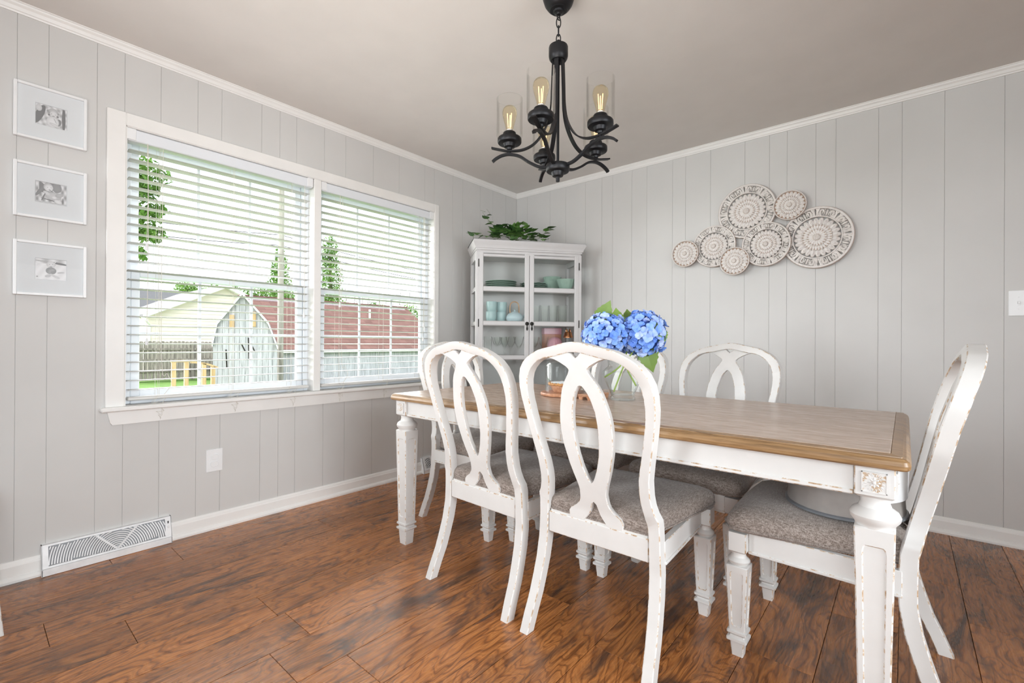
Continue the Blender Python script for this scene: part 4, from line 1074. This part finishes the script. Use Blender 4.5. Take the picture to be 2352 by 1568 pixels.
# ------------------------------------------------------------------ on the table
VX, VY = 1.882, -1.492
VG = thin_glass('vase_glass', (.965, .98, .972), 2.2, .42)
va = thing('glass_vase', (VX, VY, TZ), 'clear glass vase of water holding the blue hydrangeas on the table', 'vase')
link('vessel', fluted([(.002, .002, 0), (.050, 0, 0), (.056, .003, 0), (.057, .012, 0), (.051, .018, .2), (.053, .024, .5), (.066, .055, 1), (.082, .095, 1), (.0895, .118, 1), (.0885, .130, 1), (.078, .142, .8), (.068, .150, .4), (.065, .160, 0), (.068, .178, 0), (.074, .196, 0), (.079, .204, 0), (.077, .205, 0)], 9, .022, VG, 'vessel', 90), va)
MB().lathe([(.002, .0225), (.048, .0245), (.063, .055), (.079, .095), (.086, .118), (.085, .128), (.002, .128)], 36).obj('water', thin_glass('water', (.985, .992, .987), .5, .06), va, 50)

PET = M_('hydrangea_petal'); bb = PET.bsdf((.2, .4, .9), .6); oi = PET.n('ShaderNodeObjectInfo'); tcn = PET.coord()
pr_ = PET.math('ADD', PET.math('MULTIPLY', oi.outputs['Random'], .75), PET.math('MULTIPLY', PET.noise(tcn, 40, 2), .35))
PET.l(PET.ramp(pr_, [(.15, (.13, .28, .78)), (.45, (.23, .42, .88)), (.72, (.36, .50, .90)), (.95, (.52, .64, .94))]), bb.inputs['Base Color'])
PET = PET.mat


def floret(seed):
    rf = random.Random(seed); m = MB(); L = .0195
    for k in range(4):
        T_ = Matrix.Rotation(k * pi / 2 + rf.uniform(-.12, .12), 4, 'Z') @ Matrix.Rotation(rf.uniform(-.05, .5), 4, 'X')
        rows = []
        for i in range(5):
            t = i / 4; wd = L * .62 * (sin(pi * (.16 + .70 * t))) ** .9; zz = .004 * sin(t * 2.6) + .003 * rf.uniform(-1, 1) * t
            rows.append([(-wd, L * t, zz + .003 * t), (-wd * .5, L * t * 1.02, zz), (0, L * t * 1.04, zz - .0006), (wd * .5, L * t * 1.02, zz), (wd, L * t, zz + .003 * t)])
        m.loft(rows, closed=False, T=T_)
    m.sphere((0, 0, .001), .0022, 6, 4)
    return m.mesh('floret', PET, 80)


flo = [floret(i) for i in range(5)]
HLEAF = make_leaf('hydrangea_leaf', (.09, .16, .025), (.27, .42, .08), .5)
hl1 = leaf_mesh('leaf', HLEAF, .085, .033, .15, .15, 12, True, .07)
GSTEM = plain('green_stem', (.28, .40, .08), .5)


def bloom(c, R, base, foot, n, label, leaves):
    h = thing('hydrangea', base, label, 'flower', group='blue hydrangeas in the vase'); B = Vector(base)
    cc = Vector(c) - B
    MB().tube(smoothpath([Vector(foot) - B, Vector((0, 0, 0)), cc * .6 + Vector((0, 0, -.01)), cc - Vector((0, 0, .01))], 6), .0036, 8).obj('stem', GSTEM, h, 60)
    MB().sphere(tuple(cc - Vector((0, 0, .004))), (R[0] * .84, R[1] * .84, R[2] * .82), 14, 9).obj('flower_base', plain('deep_blue', (.10, .21, .62), .8), h, 60)
    rf = random.Random(int(c[0] * 1000))
    for i in range(n):
        zz = 1 - 2 * (i + .5) / n
        if zz < -.90: continue
        a = i * 2.39996; q = sqrt(1 - zz * zz); d = Vector((q * cos(a), q * sin(a), zz))
        p = cc + Vector((d.x * R[0], d.y * R[1], d.z * R[2])) * rf.uniform(.90, 1.06)
        dd = (d + Vector((rf.uniform(-.35, .35), rf.uniform(-.35, .35), rf.uniform(-.2, .35)))).normalized()
        o = link('floret', rf.choice(flo), h, p, (dd.to_track_quat('Z', 'Y') @ Matrix.Rotation(rf.uniform(0, 6), 4, 'Z').to_quaternion()).to_euler())
        s_ = rf.uniform(.88, 1.22); o.scale = (s_, s_, s_)
    for p, d, s_ in leaves:
        yv = Vector(d).normalized(); zv = Vector((.5, -.8, .35)); zv = (zv - yv * zv.dot(yv)).normalized(); xv = yv.cross(zv)
        o = link('leaf', hl1, h, Vector(p) - B, Matrix((xv, yv, zv)).transposed().to_euler()); o.scale = (s_, s_, s_)


bloom((1.803, -1.512, 1.060), (.094, .094, .086), (1.874, -1.487, .925), (1.818, -1.545, .862), 135, 'left blue hydrangea head with a pale leaf standing on top', [((1.770, -1.50, 1.115), (.45, -.15, .75), 1.35), ((1.83, -1.44, 1.10), (-.15, .1, .9), 1.1)])
bloom((1.938, -1.400, 1.062), (.096, .096, .096), (1.888, -1.482, .925), (1.858, -1.532, .798), 145, 'right blue hydrangea head, largest, with a dark leaf hanging below', [((1.955, -1.42, 1.005), (.30, .12, -.9), 1.5), ((1.985, -1.44, 1.11), (.55, .1, -.6), 1.0), ((2.02, -1.40, 1.08), (.1, .1, -.9), .9)])
bloom((1.855, -1.370, 1.055), (.085, .085, .080), (1.885, -1.475, .925), (1.935, -1.465, .825), 105, 'rear blue hydrangea head, half hidden behind the other two', [((1.86, -1.39, 1.115), (-.2, .2, .9), .9)])

COPW = make_wood('pale_copper_wood', (.38, .17, .09), (.60, .31, .18), (.72, .43, .28), (16, 4, 16), .35)
DX, DY = 1.590, -1.515
cw = thing('cake_tray', (DX, DY, TZ), 'round light wood tray under the glass cake dome', 'tray')
MB().lathe([(.002, .0), (.118, .0), (.126, .003), (.128, .010), (.125, .0165), (.112, .018), (.002, .018)], 48).obj('board', COPW, cw, 40)
dm = thing('cake_dome', (DX, DY, TZ + .018), 'clear glass cake dome standing on the round wood tray', 'cake dome')
MB().lathe([(.104, 0), (.105, .002), (.104, .118), (.101, .136), (.093, .148), (.080, .154), (.050, .158), (.014, .160), (.002, .160), (.002, .1575), (.050, .1555), (.079, .1515), (.091, .146), (.0985, .135), (.1015, .118), (.102, .002)], 48).obj('dome', thin_glass('dome_glass', (.975, .985, .985), 1.8, .3), dm, 50)
MB().lathe([(.008, .1595), (.007, .165), (.014, .170), (.0185, .180), (.014, .190), (.002, .193)], 20).obj('knob', thin_glass('dome_knob', (.96, .97, .97), 1.0, .2), dm, 50)
pi_ = thing('pie', (DX - .002, DY, TZ + .018), 'round orange crusted pie with pale topping under the glass dome', 'pie')
CRU = plain('pie_crust', (.62, .30, .11), .7, var=.25); TOPP = plain('pale_topping', (.70, .71, .72), .7)
MB().lathe([(.002, .001), (.062, .001), (.080, .034), (.080, .036), (.002, .036)], 36).obj('pie_dish', COPW, pi_, 40)
cr_ = MB().tube([((.082 + .0022 * sin(26 * a)) * cos(a), (.082 + .0022 * sin(26 * a)) * sin(a), .039 + .0018 * cos(26 * a)) for a in [2 * pi * i / 130 for i in range(130)]], .0062, 7, closed=True).obj('crust_rim', CRU, pi_, 60)
m = MB(); m.lathe([(.002, .042), (.06, .041), (.077, .038)], 30)
for i in range(-5, 6):
    L = sqrt(max(0, .074 ** 2 - (i * .0135) ** 2))
    m.tube([(i * .0135, -L, .0425), (i * .0135, 0, .0455), (i * .0135, L, .0425)], .0034, 6); m.tube([(-L, i * .0135, .043), (0, i * .0135, .047), (L, i * .0135, .043)], .0034, 6)
m.obj('lattice_topping', TOPP, pi_, 60)
MB().tube(smoothpath([(.066, -.02, .042), (.070, -.022, .054), (.062, -.024, .060), (.056, -.022, .052)], 5), .0042, 7).obj('crust_curl', CRU, pi_, 60)
rs = thing('footed_board', (1.757, -1.535, TZ), 'small wooden board on scrolled feet beside the cake tray', 'board')
m = MB(); m.cbox(-.034, .034, -.085, .085, .013, .024, .003, ax='y')
for sx_ in (-1, 1):
    for sy in (-1, 1): m.loft([[(sx_ * .030, sy * .082, .0), (sx_ * .030 - sx_ * .014, sy * .082, .0), (sx_ * .030 - sx_ * .014, sy * .070, .0), (sx_ * .030, sy * .060, .0)], [(sx_ * .032, sy * .083, .0135), (sx_ * .032 - sx_ * .022, sy * .083, .0135), (sx_ * .032 - sx_ * .022, sy * .058, .0135), (sx_ * .032, sy * .046, .0135)]], caps=True)
m.obj('board', COPW, rs, 30)

# ------------------------------------------------------------------ the yard beyond the windows
GZ = -.60
gm = M_('mown_lawn'); bb = gm.bsdf((.1, .2, .04), .9, 0, .1)
gm.l(gm.ramp(gm.noise(gm.coord(), 3.0, 5, .7), [(.3, (.055, .115, .022)), (.7, (.11, .19, .045))]), bb.inputs['Base Color']); LAWN = gm.mat
MB().add([(-60, -40, GZ), (-.14, -40, GZ), (-.14, 60, GZ), (-60, 60, GZ)], [(0, 1, 2, 3)]).obj('lawn', LAWN, None, label='mown green lawn of the back yard beyond the window', cat='lawn', kind='structure')
OLDB = make_wood('weathered_blue_grey_board', (.35, .35, .375), (.53, .525, .565), (.64, .635, .675), (9, 9, 1.0), .8, 1, .1)
FENB = make_wood('weathered_fence_board', (.16, .14, .12), (.30, .27, .23), (.40, .36, .31), (9, 9, 1.2), .85, 1, .1)
LUMB = make_wood('fresh_lumber', (.45, .29, .14), (.62, .43, .23), (.70, .52, .31), (10, 10, 1), .7)
SIDE = paint('cream_siding', (.76, .69, .605), .6, .02, 2, 0); SHING = plain('grey_shingle', (.09, .09, .092), .9, var=.2)
RED = M_('brown_shingle'); bb = RED.bsdf((.2, .08, .06), .9, 0, .2)
bk = RED.n('ShaderNodeTexBrick'); bk.inputs['Scale'].default_value = 1; bk.inputs['Brick Width'].default_value = .34; bk.inputs['Row Height'].default_value = .145; bk.inputs['Mortar Size'].default_value = .004
bk.inputs['Color1'].default_value = (.125, .064, .052, 1); bk.inputs['Color2'].default_value = (.18, .095, .078, 1); bk.inputs['Mortar'].default_value = (.075, .04, .034, 1)
sxyz = RED.n('ShaderNodeSeparateXYZ'); cxyz = RED.n('ShaderNodeCombineXYZ'); RED.l(RED.coord(), sxyz.inputs[0])
RED.l(sxyz.outputs['Y'], cxyz.inputs[0]); RED.l(RED.math('MULTIPLY', sxyz.outputs['Z'], 1.2), cxyz.inputs[1]); RED.l(cxyz.outputs[0], bk.inputs['Vector']); RED.l(bk.outputs['Color'], bb.inputs['Base Color']); RED = RED.mat
GALV = plain('galvanised_grey', (.42, .43, .44), .6); POLEW = make_wood('old_pole_wood', (.30, .27, .23), (.42, .39, .34), (.50, .47, .42), (9, 9, .8), .8)

# gambrel barn
BX = -10.0
bn = thing('barn', (BX, 1.2, GZ), 'pale weathered blue grey barn with a gambrel roof and vertical boards', 'barn', radians(-23))
gp = [(.50 - 1.2, .88 - GZ), (.606 - 1.2, 1.45 - GZ), (1.13 - 1.2, 2.20 - GZ), (1.71 - 1.2, 1.47 - GZ), (1.935 - 1.2, .82 - GZ)]
ry = lambda y: lerp(y, [p[0] for p in gp], [p[1] for p in gp])
y = gp[0][0]; kb = 0
while y < gp[-1][0] - .01:
    w_ = min(rnd.uniform(.095, .15), gp[-1][0] - y); cuts = sorted({y, y + w_ - .006} | {p[0] for p in gp if y < p[0] < y + w_ - .006})
    lo = .012 * rnd.random(); xo = rnd.uniform(-.006, .006)
    prof_ = [(c_, ry(c_)) for c_ in cuts] + [(cuts[-1], lo), (cuts[0], lo)]
    MB().loft([[(xo - .02, a, b_) for a, b_ in prof_], [(xo, a, b_) for a, b_ in prof_]], caps=True).obj('wall_board', OLDB, bn)
    y += w_; kb += 1
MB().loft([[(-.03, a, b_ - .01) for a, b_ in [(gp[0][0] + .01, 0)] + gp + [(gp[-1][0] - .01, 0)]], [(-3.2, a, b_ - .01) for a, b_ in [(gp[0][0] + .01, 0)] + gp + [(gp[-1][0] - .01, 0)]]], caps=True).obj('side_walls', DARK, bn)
for (a, c) in zip(gp, gp[1:]):
    MB().loft([[(x, a[0], a[1] + .004), (x, c[0], c[1] + .004), (x, c[0] * 1.02, c[1] + .05), (x, a[0] * 1.02, a[1] + .05)] for x in (.10, -3.25)], caps=True).obj('roof_plane', SHING, bn)
    MB().loft([[(x, a[0], a[1] - .02), (x, c[0], c[1] - .02), (x, c[0] * 1.02, c[1] + .045), (x, a[0] * 1.02, a[1] + .045)] for x in (.12, .10)], caps=True).obj('rake_trim', TRIM, bn)
for yy, za, zb in ((-.355, 1.37, 1.675), (.12, 1.40, 1.77)): MB().cbox(.0, .03, yy, yy + .115, za - GZ - .02, zb - GZ, .004).obj('timber_block', LUMB, bn)
m = MB()
for (ya, za, yb, zb) in ((-.36, 1.20, -.26, 1.19), (.06, 1.19, .17, 1.21), (-.42, .80, -.40, .35), (.07, 1.1, .085, .55), (.14, .92, .21, .75), (-.09, .95, -.0, .75)):
    m.sweep([(.012, ya, za - GZ), (.012, yb, zb - GZ)], [(-.014, -.006), (.014, -.006), (.014, .006), (-.014, .006)])
m.obj('iron_hardware', IRON, bn, kind='stuff')

# plank fence
fe = thing('plank_fence', (-20, 2.3, GZ), 'weathered grey brown plank fence left of the barn', 'fence')
y = -2.3; kk = 0
while y < 2.2:
    w_ = .135; h_ = 1.58 + rnd.uniform(-.015, .015); c_ = .035
    MB().loft([[(x, y + .003, .02), (x, y + w_ - .004, .02), (x, y + w_ - .004, h_ - c_), (x, y + w_ - c_, h_), (x, y + c_, h_), (x, y + .003, h_ - c_)] for x in (-.02, 0)], caps=True).obj('picket', FENB, fe)
    y += w_ + .004
for z in (.35, .78, 1.22): MB().cbox(0, .045, -2.3, 2.2, z, z + .09, .004, ax='y').obj('rail', FENB, fe)
for yy in (-2.0, .4): MB().cbox(0, .1, yy, yy + .1, 0, 1.5, .006).obj('post', FENB, fe)

# cream house
hs = thing('cream_house', (-26, 5.87, GZ), 'cream clapboard house with a white trimmed gable beyond the fence', 'house')
zr = 4.02 - GZ; ze = 2.22 - GZ; wv = 3.65
m = MB(); z = 0
while z < zr - .1:
    q = min(z + .19, zr - .02)
    def half(zz): return wv - .25 if zz < ze else max(.02, (wv - .25) * (zr - zz) / (zr - ze))
    m.add([(.022, -half(z), z), (.022, half(z), z), (.002, half(q), q), (.002, -half(q), q), (.0, -half(z), z), (.0, half(z), z)], [(0, 1, 2, 3), (4, 5, 1, 0)])
    z = q
m.obj('siding', SIDE, hs)
MB().loft([[(x, -wv + .27, 0), (x, wv - .27, 0), (x, wv - .27, ze), (x, 0, zr - .05), (x, -wv + .27, ze)] for x in (-.01, -9)], caps=True).obj('walls', SIDE, hs)
for s in (-1, 1):
    MB().loft([[(x, 0, zr), (x, s * wv, ze - .02), (x, s * wv, ze + .08), (x, 0, zr + .12)] for x in (.40, -9)], caps=True).obj('roof_plane', SHING, hs)
    MB().loft([[(x, 0, zr - .06), (x, s * (wv + .02), ze - .10), (x, s * (wv + .02), ze + .09), (x, 0, zr + .13)] for x in (.43, .40)], caps=True).obj('rake_board', TRIM, hs)
    MB().loft([[(x, 0, zr - .10), (x, s * wv, ze - .12), (x, s * wv, ze - .02), (x, 0, zr - .001)] for x in (.39, .03)], caps=True).obj('soffit', TRIM, hs)
MB().tube(smoothpath([(.42, -wv - .02, ze - .06), (.42, -wv + .1, ze - .25), (.15, -wv + .3, ze - .45), (.08, -wv + .3, ze - .8), (.08, -wv + .3, .1)], 4), .05, 8).obj('downspout', TRIM, hs)
wg = thing('rear_wing', (-36, 6.6, GZ), 'grey roofed wing of the cream house, left of its gable', 'house')
MB().box(-6, 0, -5.5, 3, 0, 3.0).obj('walls', SIDE, wg)
MB().loft([[(.4, -5.9, 3.0), (.4, 3.4, 3.0), (-3, 3.4, 5.25), (-3, -2.5, 5.25)], [(.4, -5.9, 3.1), (.4, 3.4, 3.1), (-3, 3.4, 5.35), (-3, -2.5, 5.35)]], caps=True).obj('roof_plane', SHING, wg)

# long outbuilding with the brown shingle roof
ob = thing('outbuilding', (-13.4, 5.6, GZ), 'long low outbuilding with a brown shingle roof and grey board wall', 'outbuilding')
y = -2.2
while y < 5.2:
    MB().cbox(-.03, rnd.uniform(-.004, .004), y, y + .222, .02, .76 - GZ, .004).obj('wall_board', OLDB, ob); y += .226
m = MB(); n = 16; z0, z1 = .74 - GZ, 2.72 - GZ
for i in range(n):
    za, zb = z0 + (z1 - z0) * i / n, z0 + (z1 - z0) * (i + 1) / n; xa, xb = .14 - 3.14 * i / n, .14 - 3.14 * (i + 1) / n
    m.add([(xa + .012, -2.3, za - .004), (xa + .012, 5.4, za - .004), (xb, 5.4, zb), (xb, -2.3, zb), (xa, -2.3, za - .02), (xa, 5.4, za - .02)], [(0, 1, 2, 3), (4, 5, 1, 0)])
m.obj('shingle_roof', RED, ob)
MB().loft([[(-3, yy, z1 + .01), (-6.1, yy, z0), (-6.1, yy, 0), (-.05, yy, 0), (-.05, yy, z0), ] for yy in (-2.2, 5.2)], caps=True).obj('body', OLDB, ob)
MB().cbox(-3.1, -2.9, -2.35, 5.45, z1 - .02, z1 + .05, .02, ax='y').obj('ridge_cap', RED, ob)
MB().cbox(.10, .16, -2.3, 5.4, z0 - .13, z0 - .02, .005, ax='y').obj('fascia', TRIM, ob)
for yy in (-1.2, 2.6): MB().tube([(-1.9, yy, z1 - .7), (-1.9, yy, z1 - .28)], .045, 8).obj('vent_pipe', TRIM, ob)

# pole, transformer, wires, mast, lumber frame
up_ = thing('utility_pole', (-13.05, 3.38, GZ), 'grey wooden utility pole carrying a white transformer drum', 'pole')
MB().tube([(0, 0, 0), (0, 0, 7.4)], .095, 10).obj('post', POLEW, up_, 60)
MB().lathe([(.02, 0), (.10, .01), (.115, .04), (.115, .34), (.10, .38), (.03, .40), (.03, .47), (.02, .48)], 14, (.12, -.36, 4.23)).obj('transformer', plain('pale_drum', (.66, .66, .64), .5), up_, 50)
MB().cbox(-.05, .05, -.25, 0, 4.4, 4.46, .005, ax='y').obj('bracket', GALV, up_)
for q, a, c in (('lower wire left of the pole', (-13.05, -8, 4.3), (-13.05, 3.28, 4.2)), ('lower wire right of the pole', (-13.05, 3.48, 4.2), (-13.05, 17, 3.8)), ('upper wire left of the pole', (-13.05, -8, 4.75), (-13.05, 3.28, 4.55)), ('upper wire right of the pole', (-13.05, 3.48, 4.55), (-13.05, 17, 4.15))):
    A_, B_ = Vector(a), Vector(c); P = [A_.lerp(B_, t / 12) - Vector((0, 0, .35 * 4 * (t / 12) * (1 - t / 12))) for t in range(13)]
    MB().tube(P, .010, 4).obj('overhead_wire', IRON, None, label='thin dark overhead power line, ' + q, cat='wire', group='power lines across the yard')
ms_ = thing('antenna_mast', (-44, 6.65, GZ), 'thin lattice antenna mast rising behind the cream house', 'mast')
m = MB()
for yy in (-.17, .17): m.tube([(0, yy, 0), (0, yy, 13)], .032, 5)
for i in range(30): m.tube([(0, -.17, .43 * i), (0, .17, .43 * i)], .020, 4)
m.obj('lattice', GALV, ms_)
lf_ = thing('lumber_frame', (-8.6, -.32, GZ), 'frame of fresh tan lumber on the lawn before the plank fence', 'frame')
for yy, h_ in ((-.34, 1.17), (-.12, 1.17), (.20, 1.13), (.37, 1.06)): MB().cbox(-.035, .035, yy - .037, yy + .037, 0, h_, .004).obj('post', LUMB, lf_)
MB().cbox(-.038, .038, -.39, .05, 1.17, 1.21, .004, ax='y').obj('top_rail', LUMB, lf_)
MB().sweep(smoothpath([(0, -.04, 1.16), (0, .13, 1.145), (0, .30, 1.10), (0, .46, 1.03)], 4), [(-.035, -.018), (.035, -.018), (.035, .018), (-.035, .018)]).obj('brace', LUMB, lf_)
MB().cbox(-.025, .025, -.37, .38, .50, .56, .004, ax='y').obj('lower_rail', LUMB, lf_)

LFG = M_('tree_leaves'); bb = LFG.bsdf((.1, .2, .04), .6, 0, .3)
LFG.l(LFG.ramp(LFG.noise(LFG.coord(), 1.6, 4, .7), [(.3, (.08, .17, .03)), (.55, (.17, .31, .07)), (.75, (.30, .44, .13))]), bb.inputs['Base Color']); LFG = LFG.mat
BARK = make_wood('bark', (.10, .08, .06), (.17, .14, .11), (.22, .19, .15), (8, 8, 2), .9)


def tree(name, base, blobs, n, leaf, label, trunk=.12, twigs=None):
    t = thing(name, base, label, 'tree'); rf = random.Random(int(abs(base[1]) * 97) + n); m = MB()
    vol = sum((b_[1][0] * b_[1][1] * b_[1][2]) ** .6 for b_ in blobs)
    for c, r_ in blobs:
        for _ in range(int(n * (r_[0] * r_[1] * r_[2]) ** .6 / vol)):
            d = Vector((rf.gauss(0, 1), rf.gauss(0, 1), rf.gauss(0, 1))).normalized() * rf.random() ** .4
            p = Vector(c) + Vector((d.x * r_[0], d.y * r_[1], d.z * r_[2]))
            q = Matrix.Rotation(rf.uniform(0, 6.3), 3, 'Z') @ Matrix.Rotation(rf.uniform(-1.2, 1.2), 3, 'X')
            s_ = leaf * rf.uniform(.6, 1.3)
            m.add([p + q @ Vector(v) for v in ((0, -s_, 0), (s_ * .55, 0, s_ * .15), (0, s_, 0), (-s_ * .55, 0, s_ * .15))], [(0, 1, 2, 3)])
    m.obj('foliage', LFG, t, kind='stuff')
    top = max(b_[0][2] for b_ in blobs)
    tm = MB().tube(smoothpath([(0, 0, 0), (.05, .04, top * .5), (0, 0, top)], 4), trunk, 8, scale=[1 - .07 * i for i in range(9)])
    for c, r_ in blobs: tm.tube(smoothpath([(0, 0, max(.3, c[2] * .55)), tuple(Vector(c) * .6 + Vector((0, 0, c[2] * .3))), c], 4), trunk * .28, 5)
    for P in (twigs or []): tm.tube(P, .02, 4)
    tm.obj('trunk', BARK, t, 60)
    return t


tree('maple_tree', (-9, -3.6, GZ), [((0, 2.4, 4.7), (.5, .38, .30)), ((0, 2.35, 4.15), (.45, .5, .25)), ((.1, 2.55, 3.75), (.4, .35, .16)), ((0, 2.1, 5.0), (.5, .9, .4)), ((0, 1.0, 5.2), (.7, 1.0, .6)), ((0, 2.3, 3.35), (.4, .30, .2)), ((-.1, 2.75, 4.35), (.3, .22, .10)), ((-.1, 2.7, 3.9), (.3, .2, .08))], 5200, .062, 'leafy maple overhanging from the left, seen through the left window', .2)
tree('spruce_tree', (-20.6, 6.55, GZ), [((0, 0, 4.3), (.8, .55, .8)), ((0, 0, 5.1), (.6, .42, .8)), ((0, .1, 3.3), (.9, .75, .7)), ((0, 0, 5.8), (.3, .22, .5))], 3800, .07, 'light green tree behind the utility pole', .14)
tree('cypress_tree', (-21.5, 9.65, GZ), [((0, 0, 5.0), (.7, .75, 1.5)), ((0, 0, 6.5), (.5, .48, 1.0)), ((0, 0, 3.2), (.8, .85, 1.2))], 3800, .085, 'narrow green tree at the left of the right window', .15)
tree('broad_tree', (-46, 9.8, GZ), [((0, 0, 5.5), (1.9, 1.5, 1.1)), ((0, -.5, 6.3), (1.2, 1.0, .6)), ((0, 1.4, 5.6), (1.2, 1.1, .8))], 2600, .12, 'dark tree peeking over the roof of the cream house', .2)
tree('round_tree', (-47, 5.0, GZ), [((0, 0, 3.9), (1.5, 1.5, .9)), ((0, -1.6, 3.4), (1.5, 1.4, .9)), ((0, 1.7, 3.7), (1.3, 1.3, .9))], 2600, .13, 'green tree low behind the grey roofed wing', .2)
tree('hedge_tree', (-52, 17.2, GZ), [((0, 1.74 * y_, 6.35 + .4 * sin(y_ * 3)), (1.5, 1.55, 1.25)) for y_ in (-2.6, -1.6, -.6, .4, 1.4, 2.4)], 5200, .15, 'leafy hedge trees behind the brown roof, left part', .2)
tree('hedge_tree', (-26, 14.5, GZ), [((0, y_, 3.5 + .35 * sin(y_ * 2.1)), (.9, 1.0, .65)) for y_ in (-3, -2, -1, 0, 1, 2, 3, 4, 5)], 5200, .09, 'leafy hedge trees behind the brown roof, in the right window', .15,
     [[(0, y_, 3.6), (0, y_ + .25 * sin(y_ * 7), 4.9 + .5 * sin(y_ * 5))] for y_ in [-2.6 + .37 * i for i in range(20)]])
